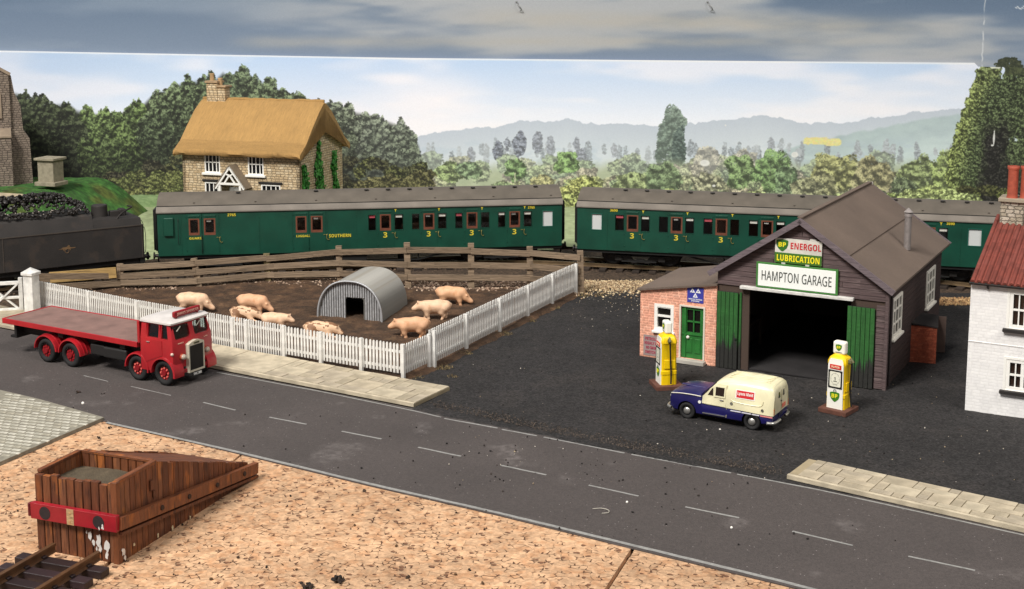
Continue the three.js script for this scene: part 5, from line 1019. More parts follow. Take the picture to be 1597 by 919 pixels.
  const os = mesh('oil_sign', rbox(19.6, 10.2, 0.7, 0.1, 34.6, 53.5, 0.6), M(0xe9e5da, 0.5, { tile: 40 }), t);
  mesh('sign_panel', rbox(19.6, 4.3, 0.3, 0.08, 34.6, 50.5, 1.0), M(0x3f6d22, 0.5, { map: null }), os);
  const yel = M(0xf2e426, 0.5, { map: null, bump: 0 }), grn = M(0x2f6a24, 0.5, { map: null, bump: 0 }), red = M(0xc42a30, 0.5, { map: null, bump: 0 });
  mesh('lettering', letters('LUBRICATION', 17.8, 2.6, 34.7, 50.5, 1.16), yel, os);
  mesh('lettering', letters('ENERGOL', 12.6, 2.7, 37.7, 55.8, 0.97), red, os);
  const shield = (s, x, y, z) => { const p = [[-1, 0.72], [-0.86, 0.86], [0, 1], [0.86, 0.86], [1, 0.72], [0.98, 0.1], [0.75, -0.45], [0.3, -0.88], [0, -1.05], [-0.3, -0.88], [-0.75, -0.45], [-0.98, 0.1]]; return prism(p.map(q => [x + q[0] * s, y + q[1] * s]), 0.1, z); };
  mesh('shield', shield(2.5, 27.9, 55.7, 0.96), grn, os); mesh('lettering', letters('BP', 3.1, 1.9, 27.9, 56.0, 1.07, {}), yel, os);
  mesh('paper_scrap', box(2.6, 0.5, 0.8, 40.6, 58.9, 0.6), M(0xdedad2, 0.7), os);

  // lean-to office
  const LX = -35.3, BD = 48, [bt, bb] = stoneTex([222, 164, 138], [212, 150, 126], [230, 176, 152], 12, 30, 491, -0.14, 0.2), bM = M(0xffffff, 0.85, { map: tiled(bt, 36, 34), bumpMap: tiled(bb, 36, 34), bump: 0.12 });
  const pale = M(0xd8cfc0, 0.8, { map: null });
  const lean = mesh('office_front', prism([[LX, 0], [-0.2, 0], [-0.2, 35.4], [LX, 29.6]], 1.6, -1.6, [rectPts(-28.6, 12.2, -19.6, 24.5), rectPts(-16.2, 1.9, -5.9, 24.7)]), bM, t);
  mesh('office_side', box(1.4, 29, BD - 2, LX + 0.7, 14.5, -BD / 2 - 0.6), bM, t); mesh('office_rear', box(34.8, 29, 1.4, LX / 2, 14.5, -BD), bM, t);
  mesh('office_roof', prism([[LX - 1.4, 29.5], [0.2, 35.6], [0.2, 36.4], [LX - 1.4, 30.3]], BD + 3, -BD - 1.6), felt, t);
  const of = mesh('window', [prism(rectPts(-28.6, 12.2, -19.6, 24.5), 1.2, -1.0, [rectPts(-27.2, 14, -21, 23.2)]), box(6.4, 0.8, 1, -24.1, 19.2, -0.5), box(6.4, 0.5, 0.9, -24.1, 23, -0.5)], M(0xf3f1ea, 0.5, { map: null }), t);
  mesh('pane', box(7, 10, 0.2, -24.1, 18.5, -1.1), dk, of); mesh('sill', rbox(10.4, 1, 1.8, 0.2, -24.1, 12.1, 0.6), M(0xf3f1ea, 0.5, { map: null }), of);
  mesh('door_surround', prism([[-16.9, 1.9], [-16.2, 1.9], [-16.2, 24.7], [-5.9, 24.7], [-5.9, 1.9], [-5.2, 1.9], [-5.2, 25.4], [-16.9, 25.4]], 0.5, -0.1), pale, t);
  const gd = M(0x2f7a35, 0.45, { tile: 20 }), dr = mesh('door', [prism(rectPts(-16.1, 2, -6, 24.6), 0.9, -1.4, [rectPts(-13.6, 13.4, -7.6, 23.4)]), box(0.5, 10, 0.7, -10.6, 18.4, -0.9), box(6, 0.6, 0.7, -10.6, 18.2, -0.9), rbox(2.6, 6.4, 0.5, 0.2, -12.4, 7.6, -0.4), rbox(2.6, 6.4, 0.5, 0.2, -8.6, 7.6, -0.4), box(1, 22, 0.6, -14.4, 13.2, -0.3), box(9.6, 0.6, 0.5, -11, 12.6, -0.3)], gd, t);
  mesh('pane', box(6.2, 10.2, 0.2, -10.6, 18.4, -1.5), dk, dr);
  mesh('knob', place(new THREE.SphereGeometry(0.75, 12, 8), -12.9, 11.3, 0.1), M(0xeceadb, 0.35, { map: null }), dr);
  mesh('doorstep', rbox(13, 1.7, 3.6, 0.2, -11, 0.9, 1.4), M(0xc0bab0, 0.85), t);
  const ms = mesh('test_sign', card(7.4, 6.8, -9.8, 30.3, 0.12), new THREE.MeshStandardMaterial({ color: 0x3b3f9e, roughness: 0.5 }), t);
  const wt = M(0xf0f0f0, 0.5, { map: null, bump: 0 }), tri = (x, y) => prism([[x - 1.15, y - 0.9], [x + 1.15, y - 0.9], [x, y + 1.05]], 0.1, 0.2, [[[x - 0.42, y - 0.5], [x + 0.42, y - 0.5], [x, y + 0.2]]]);
  for (const [x, y] of [[-11.1, 32.2], [-8.5, 32.2], [-9.8, 30.1]]) mesh('triangle', tri(x, y), wt, ms);
  mesh('lettering', [letters('VEHICLE TESTING', 6.2, 0.55, -9.8, 28.4, 0.2), letters('STATION', 3.6, 0.55, -9.8, 27.6, 0.2)], wt, ms);
  const nt = mesh('warning_notice', card(9.4, 9.2, -28.8, 5.4, 0.12), M(0xb8a4a0, 0.7, { tile: 12 }), t), nr = M(0xa8324c, 0.6, { map: null, bump: 0 });
  mesh('lettering', [letters('PETROLEUM', 7.6, 1.35, -28.8, 8.4, 0.2), letters('HIGHLY FLAM', 8.2, 1.35, -28.8, 6.4, 0.2), letters('NO SMOKING', 6.8, 1.35, -28.8, 4.4, 0.2), letters('SWITCH OFF', 7.6, 1.35, -28.8, 2.4, 0.2)], nr, nt);
}
// small brick shelter behind the garage
{
  const t = thing('brick_shelter', 'small open brick shelter with a flat dark roof beside the garage', 'shelter', [171, 0, -540.7], 18.8);
  const [bt, bb] = stoneTex([168, 84, 58], [150, 72, 50], [180, 98, 70], 14, 36, 501, 0.1, 0.2), bM = M(0xffffff, 0.9, { map: tiled(bt, 30, 28), bumpMap: tiled(bb, 30, 28), bump: 0.12 });
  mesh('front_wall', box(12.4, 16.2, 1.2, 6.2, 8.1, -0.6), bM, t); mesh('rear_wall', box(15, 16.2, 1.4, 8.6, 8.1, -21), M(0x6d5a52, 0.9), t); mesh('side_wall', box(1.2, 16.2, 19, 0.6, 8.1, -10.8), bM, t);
  mesh('flat_roof', prism([[-0.4, 17.2], [12.8, 15.9], [12.8, 16.5], [-0.4, 17.8]], 22.6, -22), M(0x322d2c, 0.9), t);
  mesh('oil_drum', cyl(2.6, 2.6, 7, 7, 3.6, -11, 0, 0, 14), M(0x2c4a2c, 0.5), t);
}
// white house
{
  const t = thing('white_house', 'white painted brick house with a red tiled roof at the right edge', 'house', [173.4, 0, -473.9], 29);
  const [bt, bb] = stoneTex([240, 238, 236], [234, 232, 231], [244, 242, 240], 14, 38, 511, 0.03, 0.3, 0.06), bM = M(0xffffff, 0.65, { map: tiled(bt, 44, 46), bumpMap: tiled(bb, 44, 46), bump: 0.03 });
  const W = 74, D = 78, E = 50.4, wins = [[14, 25.5, 34.2, 48.3], [14, 25.5, 10.4, 22.2], [46, 57.5, 34.2, 48.3], [46, 57.5, 10.4, 22.2]];
  mesh('front_wall', prism(rectPts(0, -0.2, W, E), 2, -2, wins.map(w => rectPts(w[0], w[2], w[1], w[3]))), bM, t);
  const gp = [[0, -0.2], [D, -0.2], [D, 46], [54, 66], [0, E]];
  for (const x of [0, W - 2]) { const g = prism(gp.map(q => [q[0], q[1]]), 2, 0); g.rotateY(Math.PI / 2); g.translate(x, 0, x ? 0 : -2.0); mesh('gable_wall', g.translate(0, 0, x ? 0 : 0), bM, t); }
  mesh('floor_joint', box(W, 0.25, 0.3, W / 2, 27.4, 0.05), bM, t);
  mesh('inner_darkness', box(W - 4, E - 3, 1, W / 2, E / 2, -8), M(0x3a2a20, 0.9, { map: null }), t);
  const wM = M(0xf4f2ec, 0.5, { map: null }), dk = M(0x2b1c14, 0.25, { map: null, bump: 0 });
  for (const [x0, x1, y0, y1] of wins) {
    const f = mesh('window', [prism(rectPts(x0, y0, x1, y1), 1, -1.0, [rectPts(x0 + 1.3, y0 + 1.2, x1 - 1.3, y1 - 1.2)]), box(1.2, y1 - y0 - 2, 0.8, (x0 + x1) / 2, (y0 + y1) / 2, -0.5), box(x1 - x0 - 2, 0.7, 0.7, (x0 + x1) / 2, (y0 + y1) / 2, -0.5), ...[0.29, 0.71].map(k => box(0.45, y1 - y0 - 2, 0.6, mix(x0, x1, k), (y0 + y1) / 2, -0.5))], wM, t);
    mesh('pane', box(x1 - x0, y1 - y0, 0.2, (x0 + x1) / 2, (y0 + y1) / 2, -1.5), dk, f);
    mesh('sill', rbox(x1 - x0 + 3, 1.3, 2, 0.2, (x0 + x1) / 2 - 0.4, y0 - 0.9, 0.6), M(0x2b2624, 0.7), f);
    mesh('window_surround', prism(rectPts(x0 - 0.9, y0 - 0.2, x1 + 0.9, y1 + 0.9), 0.4, -0.2, [rectPts(x0, y0, x1, y1)]), wM, f);
  }
  // red tiles in courses
  const tileTex = tex(256, 256, (u, v) => { const k = 0.84 + 0.34 * fbm(u * 8, v * 8, 8, 4, 521); return [128 * k, 66 * k, 56 * k]; }), tM = [0, 1, 2].map(i => { const m = M([0xffffff, 0xe6dcd8, 0xfff4ee][i], 0.75, { map: tiled(tileTex, 24), bump: 0.08 }); return m; });
  const a = [E + 0.6, 1.8], b = [67.2, -54], n = 14, len = Math.hypot(b[0] - a[0], b[1] - a[1]), pitch = Math.atan2(b[0] - a[0], a[1] - b[1]);
  const roof = new THREE.Group(); roof.name = 'roof'; t.add(roof);
  mesh('roof_deck', prism([[-a[1], a[0] - 0.6], [-b[1], b[0] - 0.6], [-b[1], b[0] - 1.4], [-a[1], a[0] - 1.4]], W + 0.6, 0).rotateY(Math.PI / 2).translate(-0.2, 0, 0), tM[0], roof);
  const tl = []; for (let q = 0; q < 3; q++) { const g = new THREE.CylinderGeometry(0.8, 0.86, len / n + 1.2, 7, 1, false, -Math.PI * 0.55, Math.PI * 1.1); g.rotateX(-Math.PI / 2); tl.push(bake([g, box(1.3, 0.4, len / n + 1.2, 1.3, -0.2, 0)])); }
  for (let i = 0; i < n; i++) for (let j = 0; j < 14; j++) {
    const f = (i + 0.5) / n, X = 0.8 + j * 2.3; if (X > 32) continue;
    piece('roof_tile', tl[0], tM[Math.floor(rnd() * 3)], roof, [X, mix(a[0], b[0], f) + 0.1 + R(-0.05, 0.05), mix(a[1], b[1], f)], 0, pitch - Math.PI * 0 + 0.02, 0);
  }
  mesh('rear_slope', prism([[-b[1], b[0] - 0.4], [D + 2, 46], [D + 2, 45], [-b[1], b[0] - 1.4]], W + 0.6, 0).rotateY(Math.PI / 2).translate(-0.2, 0, 0), tM[0], roof);
  mesh('gutter', [tube([[-0.4, E - 0.2, 1.7], [W, E - 0.2, 1.7]], 0.65, 4, 8), tube([[6.2, E - 0.3, 1.7], [6.2, E - 1.6, 1.2], [6.2, E - 2, 0.4]], 0.4, 6, 6)], M(0x2a2320, 0.6), t);
  const [ct, cb] = stoneTex([176, 166, 148], [160, 150, 132], [190, 180, 164], 5, 9, 531), cM = M(0xffffff, 0.95, { map: tiled(ct, 14, 14), bumpMap: tiled(cb, 14, 14), bump: 0.5 });
  const ch = mesh('chimney', rbox(9.2, 19, 10, 0.3, 6.9, 65.4, -52), cM, t);
  mesh('chimney_cap', rbox(10.8, 1.6, 12, 0.3, 6.9, 75.4, -52), M(0xa89c88, 0.9), ch);
  const potM = M(0xb5563f, 0.7, { tile: 12 });
  for (const [x, z] of [[6.4, -49.2], [11.2, -50.8]]) mesh('chimney_pot', new THREE.LatheGeometry([[2.3, 0], [2.0, 1], [1.95, 11.4], [2.35, 11.8], [2.35, 13], [1.7, 13], [1.6, 2]].map(q => new THREE.Vector2(...q)), 18).translate(x, 76.2, z), potM, ch);
}
// petrol pumps
function pump(label, px, py, turn, hoseSide) {
  const p = at(px, py), t = thing('petrol_pump', label, 'petrol pump', p, turn, 'petrol pumps in front of the garage');
  const yM = M(0xf0c80c, 0.4, { map: null, bump: 0.01 }), wM = M(0xf1efe6, 0.45, { map: null, bump: 0.01 }), bk = M(0x17171a, 0.5, { map: null }), grn = M(0x3f7a22, 0.5, { map: null, bump: 0 }), yl = M(0xf2e430, 0.5, { map: null, bump: 0 }), rd = M(0xcf2a1e, 0.5, { map: null, bump: 0 });
  mesh('base', [rbox(11.4, 1.9, 11.4, 0.3, 0, 0.95, 0)], M(0x6a4234, 0.85, { tile: 10 }), t);
  const ring = (y, w, d, wy = 0) => { const r = []; const hw = w / 2, hd = d / 2, c = 0.7; for (const [sx, sz] of [[1, 1], [1, -1], [-1, -1], [-1, 1]]) { const k = [[sx * hw, y, sz * (hd - c)], [sx * (hw - c), y, sz * hd]]; r.push(...((sx * sz > 0) ? k.reverse() : k)); } return r; };
  mesh('cabinet', loft([ring(1.8, 7.4, 6.6), ring(6, 7.2, 6.6), ring(6.2, 7.6, 6.8), ring(7.6, 7.6, 6.8), ring(7.8, 7.1, 6.5), ring(18.4, 6.9, 6.4), ring(19, 7.5, 6.6), ring(20.2, 7.4, 6.5), ring(21.6, 6.2, 5.4), ring(22.4, 4.2, 3.6), ring(22.8, 3.2, 3)], 0.5), yM, t);
  mesh('front_panel', loft([[1.9, 6.4], [18.8, 6.2], [20.4, 5.6], [21.2, 4.6]].map(([y, w]) => [[-w / 2, y, 3.1], [w / 2, y, 3.1], [w / 2, y, y > 20.3 ? 3.3 : 3.5], [-w / 2, y, y > 20.3 ? 3.3 : 3.5]]), 0.4), wM, t);
  const gl = mesh('globe', rbox(5.0, 5, 3, 0.8, 0, 25.1, 0, 0, 0, 0, 3), M(0xf4f1e4, 0.35, { map: null, bump: 0 }), t);
  const shield = (s, x, y, z) => prism([[-1, 0.72], [-0.86, 0.86], [0, 1], [0.86, 0.86], [1, 0.72], [0.98, 0.1], [0.75, -0.45], [0.3, -0.88], [0, -1.05], [-0.3, -0.88], [-0.75, -0.45], [-0.98, 0.1]].map(q => [x + q[0] * s, y + q[1] * s]), 0.1, z);
  mesh('shield', shield(1.25, 0, 25.3, 1.5), grn, gl); mesh('lettering', letters('BP', 1.5, 0.95, 0, 25.4, 1.6), yl, gl); mesh('globe_base', box(2.6, 0.3, 0.1, 0, 23.4, 1.46), bk, gl);
  mesh('red_plate', box(4.6, 1.7, 0.15, 0, 18.2, 3.62), rd, t); mesh('lettering', letters('SUPER', 3.4, 0.75, 0, 18.2, 3.7), M(0xf6d8b8, 0.5, { map: null, bump: 0 }), t);
  const dial = canvasTex(128, 160, (c, w, h) => {
    c.fillStyle = '#1c1f1c'; c.fillRect(0, 0, w, h); c.fillStyle = '#e8e6d4'; c.beginPath(); c.roundRect(9, 9, w - 18, h - 18, 12); c.fill();
    c.strokeStyle = '#30332c'; c.fillStyle = '#30332c'; c.lineWidth = 3; c.font = 'bold 17px sans-serif'; c.textAlign = 'center';
    for (let i = 0; i < 40; i++) { const a = i / 40 * 6.283; c.beginPath(); c.moveTo(64 + 46 * Math.sin(a), 76 - 54 * Math.cos(a)); c.lineTo(64 + (i % 5 ? 42 : 37) * Math.sin(a), 76 - (i % 5 ? 50 : 44) * Math.cos(a)); c.stroke(); }
    c.font = 'bold 44px sans-serif'; c.fillText('1', 62, 92); c.fillRect(46, 96, 36, 7); c.font = '11px sans-serif'; c.fillText('GALLONS', 64, 136);
  });
  mesh('dial', card(5.2, 6.6, 0, 13.4, 3.6), new THREE.MeshStandardMaterial({ map: dial, roughness: 0.35 }), t);
  mesh('dial_rim', prism(rectPts(-2.8, 9.9, 2.8, 16.9), 0.3, 3.4, [rectPts(-2.45, 10.3, 2.45, 16.5)]), bk, t);
  mesh('valve', place(new THREE.TorusGeometry(0.5, 0.14, 6, 12), 0, 8.9, 3.6), M(0x8a8a86, 0.3, { metal: 0.7, map: null }), t);
  mesh('shield', shield(1.95, 0, 6.6, 3.52), grn, t); mesh('lettering', letters('BP', 2.4, 1.5, 0, 6.9, 3.62), yl, t);
  const s = hoseSide;
  mesh('hose', tube([[s * 3.5, 20.2, 0.4], [s * 4.6, 20.0, 0.2], [s * 4.7, 17, 0], [s * 4.3, 11, -0.4], [s * 4.5, 6, -0.6], [s * 5.0, 2.6, -0.4]], 0.36, 40, 7), bk, t);
  mesh('nozzle', [rbox(1.5, 1.7, 1.3, 0.4, s * 4.3, 20.3, 0.3), cyl(0.4, 0.5, 2, s * 5, 20.9, 0.3, 0, 0.6, 8)], M(0x6f6a4a, 0.5), t);
  mesh('handle', [rbox(0.9, 3.4, 1.2, 0.4, -s * 3.9, 15.6, 0.4), cyl(0.45, 0.45, 1.2, -s * 3.6, 17, 0.4, 0, Math.PI / 2, 8)], wM, t);
  mesh('side_panel', rbox(0.4, 3.6, 4.6, 0.2, s * 3.75, 10.4, -0.2), yM, t);
}
pump('yellow and white petrol pump beside the office door, behind the van bonnet', 1039, 603.5, 80, 1);
pump('yellow and white petrol pump standing alone before the right garage door', 1307.5, 641.5, 40, 1);

// ================= red flatbed lorry, blue and cream van =================
const paint = (c, r = 0.3) => { const m = new THREE.MeshPhysicalMaterial({ color: c, roughness: r + 0.12, clearcoat: 0.4, clearcoatRoughness: 0.25 }); m.map = tiled(T.mottle, 70); m.bumpMap = tiled(T.fine, 16); m.bumpScale = 0.006 * MM; return m; };
const redM = paint(0xb81a26), redDark = M(0x9c1822, 0.45, { tile: 30, bump: 0.02 }), rubberM = M(0x1c1b1c, 0.8, { tile: 8, bump: 0.05 }), chromeM = new THREE.MeshStandardMaterial({ color: 0xd4d2cc, metalness: 0.85, roughness: 0.28 });
const plain = (c, r = 0.5) => M(c, r, { map: null, bump: 0 });
function tyre(r, w, r2) { return place(new THREE.LatheGeometry([[r2, -w / 2 + 0.1], [r * 0.82, -w / 2], [r * 0.95, -w / 2 + 0.15], [r, -w * 0.28], [r, w * 0.28], [r * 0.95, w / 2 - 0.15], [r * 0.82, w / 2], [r2, w / 2 - 0.1], [r2, -w / 2 + 0.1]].map(p => new THREE.Vector2(...p)), 30), 0, 0, 0, Math.PI / 2); }
function arch(cx, cy, r, z0, z1, a0, a1, th = 0.6) {           // mudguard: a band bent over a wheel
  const rings = [], n = 18;
  for (let i = 0; i <= n; i++) { const a = mix(a0, a1, i / n), c = Math.cos(a), s = Math.sin(a), q = (R0, z) => [cx + R0 * c, cy + R0 * s, z]; rings.push([q(r, z0), q(r + th * 0.8, z0 + 0.1 * Math.sign(z1 - z0)), q(r + th, mix(z0, z1, 0.2)), q(r + th, z1), q(r, z1)]); }
  return loft(rings, 0.6);
}
{
  const t = thing('flatbed_lorry', 'red eight wheeled flatbed lorry with a white cab roof beside the picket fence', 'lorry', [-141.6, 0.07, -505.2], 29.5);
  const r = 5.2, ax = [0, -14.9, -54.3, -69.2], Wd = 23;
  // cab: hollow, with window openings
  const sect = (y, x0, x1, z0, z1, c = 0.9) => [[x0 + 0.2, y, z0], [x1 - c * 1.6, y, z0], [x1 - c * 0.5, y, z0 - c * 0.4], [x1, y, z0 - c * 1.4], [x1 + 0.35, y, (z0 + z1) / 2], [x1, y, z1 + c * 1.4], [x1 - c * 0.5, y, z1 + c * 0.4], [x1 - c * 1.6, y, z1], [x0 + 0.2, y, z1], [x0, y, z1 + 0.2], [x0, y, z0 - 0.2]];
  const outer = loft([sect(5.4, -12.4, 5.2, 0.1, -Wd - 0.1), sect(8, -12.4, 5.6, 0.2, -Wd - 0.2), sect(14, -12.4, 5.7, 0.2, -Wd - 0.2), sect(18.6, -12.4, 5.4, 0.1, -Wd - 0.1), sect(25.6, -12.2, 3.6, -0.9, -Wd + 0.9)], 0.5);
  const cut = [box(15.2, 18, Wd - 2.4, -3.6, 15.6, -Wd / 2), box(6.0, 5.5, 40, -5.4, 22.2, -Wd / 2), prism([[-0.9, 19.4], [2.9, 19.4], [1.7, 25], [-0.9, 25]], 40, -32), rbox(12, 5.6, 8.4, 0.9, 4, 21.9, -6.1, 0, 0, 0, 2), rbox(12, 5.6, 8.4, 0.9, 4, 21.9, -Wd + 6.1, 0, 0, 0, 2), cyl(6.1, 6.1, 60, 0, r, -Wd / 2, Math.PI / 2, 0, 28)];
  const cab = mesh('cab', carve(outer, cut), redM, t);
  const gl = new THREE.MeshPhysicalMaterial({ color: 0xe8eeee, transmission: 1, thickness: 0, roughness: 0.04, ior: 1.5 });
  for (const z of [-6.1, -Wd + 6.1]) mesh('windscreen', box(0.15, 6, 8.8, 4.2, 22, z, 0, 0, 0.25), gl, t);
  for (const z of [-1.0, -Wd + 1.0]) mesh('side_window', box(12, 6, 0.15, -3, 22.2, z, z > -9 ? -0.14 : 0.14), gl, t);
  mesh('seat', [rbox(5, 4.4, 17, 0.8, -7.6, 12, -Wd / 2), rbox(1.8, 7, 17, 0.6, -10.4, 16, -Wd / 2)], M(0x33201c, 0.8), t);
  mesh('steering_wheel', [place(new THREE.TorusGeometry(2.1, 0.22, 6, 20), 0.4, 18.6, -17, 0, Math.PI / 2, 0.5), bar([0.6, 18.6, -17], [3.2, 14.4, -17], 0.4, 0.4)], plain(0x141414), t);
  mesh('dashboard', rbox(2.4, 2, 19, 0.4, 3.4, 17.6, -Wd / 2), M(0x2a1a18, 0.7), t);
  const roof = mesh('cab_roof', loft([sect(25.4, -12.8, 4.5, -0.3, -Wd + 0.3), sect(26.1, -12.8, 4.7, -0.3, -Wd + 0.3), sect(26.8, -12.4, 3.8, -1.0, -Wd + 1.0), sect(27.3, -11.4, 2.2, -3, -Wd + 3), sect(27.5, -9, -1, -7, -Wd + 7)], 0.6), M(0xe6e0dc, 0.45, { tile: 60, bump: 0.01 }), t);
  const hb = mesh('headboard', rbox(1.6, 2.5, 15.2, 0.6, 2.4, 28.9, -Wd / 2, 0, 0, 0, 2), redDark, t);
  mesh('lettering', letters('JAMES SPENCER', 12.4, 1.2, 0, 0, 0).rotateY(Math.PI / 2).translate(3.22, 28.9, -Wd / 2), plain(0xd8a294), hb);
  for (const z of [-5.5, -Wd + 5.5]) mesh('bracket', box(1.2, 0.9, 0.8, 2.2, 27.4, z), redDark, hb);
  // front: radiator, lamps, plate
  const gx = 6.5, gz = -11.4;
  const gr = mesh('radiator', prism([[-4.5, 4.6], [4.5, 4.6], [4.5, 16.4], [2.6, 17.2], [0, 17.7], [-2.6, 17.2], [-4.5, 16.4]], 2, 0, [rectPts(-3.9, 5.4, 3.9, 15.7)]).rotateY(Math.PI / 2).translate(gx - 1, 0, gz), plain(0xbfb8a6, 0.35), t);
  mesh('grille', box(0.4, 11, 8.4, gx + 0.5, 10.4, gz), plain(0x1b1918, 0.6), gr);
  for (let i = 0; i < 12; i++) mesh('slat', box(0.25, 10.4, 0.22, gx + 0.75, 10.5, gz - 3.6 + i * 0.655), plain(0x2a2726, 0.5), gr);
  mesh('badge', rbox(0.3, 0.9, 3.2, 0.1, gx + 1.05, 16.6, gz), plain(0x8a8264, 0.4), gr);
  mesh('lettering', letters('FODEN', 2.6, 0.6, 0, 0, 0).rotateY(Math.PI / 2).translate(gx + 1.22, 16.6, gz), plain(0x26241c), gr);
  for (const z of [-4.6, -Wd + 4.8]) { const l = mesh('headlight', cyl(1.35, 1.1, 1.2, 6.4, 11.8, z, 0, Math.PI / 2, 18), plain(0xa8482f, 0.4), t); mesh('lens', place(new THREE.SphereGeometry(1.2, 14, 8), 6.8, 11.8, z).scale(1, 1, 1), M(0xa89a8c, 0.15, { map: null, bump: 0 }), l); }
  for (const z of [-2, -Wd + 2]) mesh('side_light', place(new THREE.SphereGeometry(0.7, 10, 8), 4.9, 13.6, z + (z > -9 ? 1.9 : -1.9)), plain(0xc9b0a4, 0.3), t);
  mesh('bumper', rbox(1, 1.6, Wd - 2, 0.3, 5.9, 5.6, -Wd / 2), redDark, t);
  const np = mesh('number_plate', box(0.3, 1.5, 5.6, gx + 0.9, 3.6, gz), plain(0x1e1e1e), t); mesh('lettering', letters('TNC 366', 4.6, 1, 0, 0, 0).rotateY(Math.PI / 2).translate(gx + 1.06, 3.6, gz), plain(0xe8e8e4), np);
  mesh('lettering', [letters('FUELS', 3.2, 0.5, 0, 0, 0).rotateY(Math.PI / 2 + 0.0).translate(5.86, 17.6, -4.2), letters('LTD', 2, 0.4, 0, 0, 0).rotateY(Math.PI / 2).translate(5.86, 17.4, -18.6)], plain(0xe0b8a0), t);
  for (const [z, a] of [[-5.4, 0.7], [-16.6, 0.7]]) mesh('wiper', bar([4.7, 24.2, z], [5.0, 22.6, z + 2.4], 0.3, 0.3), plain(0xb8b4a8), t);
  // doors
  for (const s of [1, -1]) {
    const z = s > 0 ? 0.2 : -Wd - 0.2, d = mesh('door', prism([[-9.3, 9], [-0.2, 12.6], [-0.2, 18.6], [-9.3, 18.6]], 0.3, z - 0.12), redM, t);
    mesh('door_handle', rbox(1.6, 0.35, 0.5, 0.1, -7.6, 17.6, z + s * 0.4), chromeM, d);
    mesh('window_frame', [box(0.5, 6.2, 0.5, -1.6, 22, z - s * 0.55), box(0.5, 6.2, 0.5, -9.0, 22, z - s * 0.55)], redM, d);
  }
  // chassis, bed
  for (const z of [-6.5, -16.5]) mesh('chassis_rail', box(92, 3.2, 1.2, -46, 11, z), plain(0x1b1a1a, 0.7), t);
  mesh('fuel_tank', rbox(14, 5, 5, 1, -30, 8.6, -4.4), plain(0x1d1c1c, 0.6), t); mesh('battery_box', rbox(8, 4.4, 4, 0.4, -40, 9, -4), plain(0x1d1c1c, 0.6), t);
  mesh('rear_beam', [box(1.4, 6, 21, -90.5, 10.6, -Wd / 2 - 1), box(4, 1, 1.6, -92, 8, -3)], plain(0x171616, 0.7), t);
  for (const x of [-62, -25]) mesh('cross_member', box(3, 2, 20, x, 12.6, -12), plain(0x171616, 0.7), t);
  const B0 = -96.6, B1 = -14.6, z0 = -0.2, z1 = -27.4, bm = plain(0x8f7068, 0.75); bm.map = tiled(T.mottle, 40); bm.bumpMap = tiled(T.fine, 8); bm.bumpScale = 0.03 * MM;
  mesh('flat_bed', box(B1 - B0 - 1.2, 1.6, z0 - z1 - 1.2, (B0 + B1) / 2, 15.2, (z0 + z1) / 2), bm, t);
  for (const z of [z0 - 0.3, z1 + 0.3]) mesh('bed_edge', rbox(B1 - B0, 2.3, 0.8, 0.2, (B0 + B1) / 2, 15.1, z), redM, t);
  for (const x of [B0 + 0.3, B1 - 0.3]) mesh('bed_edge', rbox(0.8, 2.3, z0 - z1 - 1.6, 0.2, x, 15.1, (z0 + z1) / 2), redM, t);
  const bh = mesh('bulkhead', rbox(1.3, 9.4, 25.6, 0.3, -13.9, 20.6, -13.2), redM, t);
  for (let i = 0; i < 5; i++) mesh('rib', rbox(0.6, 8.6, 0.8, 0.2, -14.7, 20.6, -1.2 - i * 6), redM, bh);
  // wheels and mudguards
  const rub = bake(tyre(r, 3.8, 2.9)), hubs = bake([cyl(2.9, 2.9, 2.4, 0, 0, 0, Math.PI / 2, 0, 20), cyl(1.2, 1.4, 4.2, 0, 0, 0, Math.PI / 2, 0, 12)]), nutG = bake([...Array(8).keys()].map(k => cyl(0.42, 0.42, 3.3, 2.0 * Math.cos(k * Math.PI / 4), 2.0 * Math.sin(k * Math.PI / 4), 0, Math.PI / 2, 0, 6)));
  for (const x of ax) for (const z of [-1.9, -Wd + 2.6]) {
    const w = new THREE.Group(); w.name = 'wheel'; w.position.set(x * MM, r * MM, z * MM); t.add(w);
    piece('tyre', rub, rubberM, w); piece('hub', hubs, redDark, w); piece('wheel_nuts', nutG, x > -20 ? plain(0xe06a60, 0.4) : redM, w);
  }
  for (const z of [0.5, -Wd - 0.5]) {
    const zi = z > 0 ? -4.6 : -Wd + 4.6;
    mesh('mudguard', arch(0, r, 6.0, z + Math.sign(z + 5) * 0.4, zi, -0.06 * Math.PI, 1.02 * Math.PI, 0.9), redM, t);
    mesh('mudguard', arch(-14.9, r, 6.1, z, zi, -0.05 * Math.PI, 1.0 * Math.PI, 0.7), redM, t);
    for (const x of [-54.3, -69.2]) { const m = mesh('mudguard', arch(x, r, 6.4, z, zi - (z > 0 ? 3 : -3), 0.02 * Math.PI, 0.98 * Math.PI, 0.7), redM, t); for (let k = 1; k < 4; k++) mesh('rib', arch(x, r, 7.0, z > 0 ? 0.3 - k * 1.7 : -Wd - 0.3 + k * 1.7, z > 0 ? -0.2 - k * 1.7 : -Wd + 0.2 + k * 1.7, 0.05 * Math.PI, 0.95 * Math.PI, 0.3), redM, m); }
  }
}
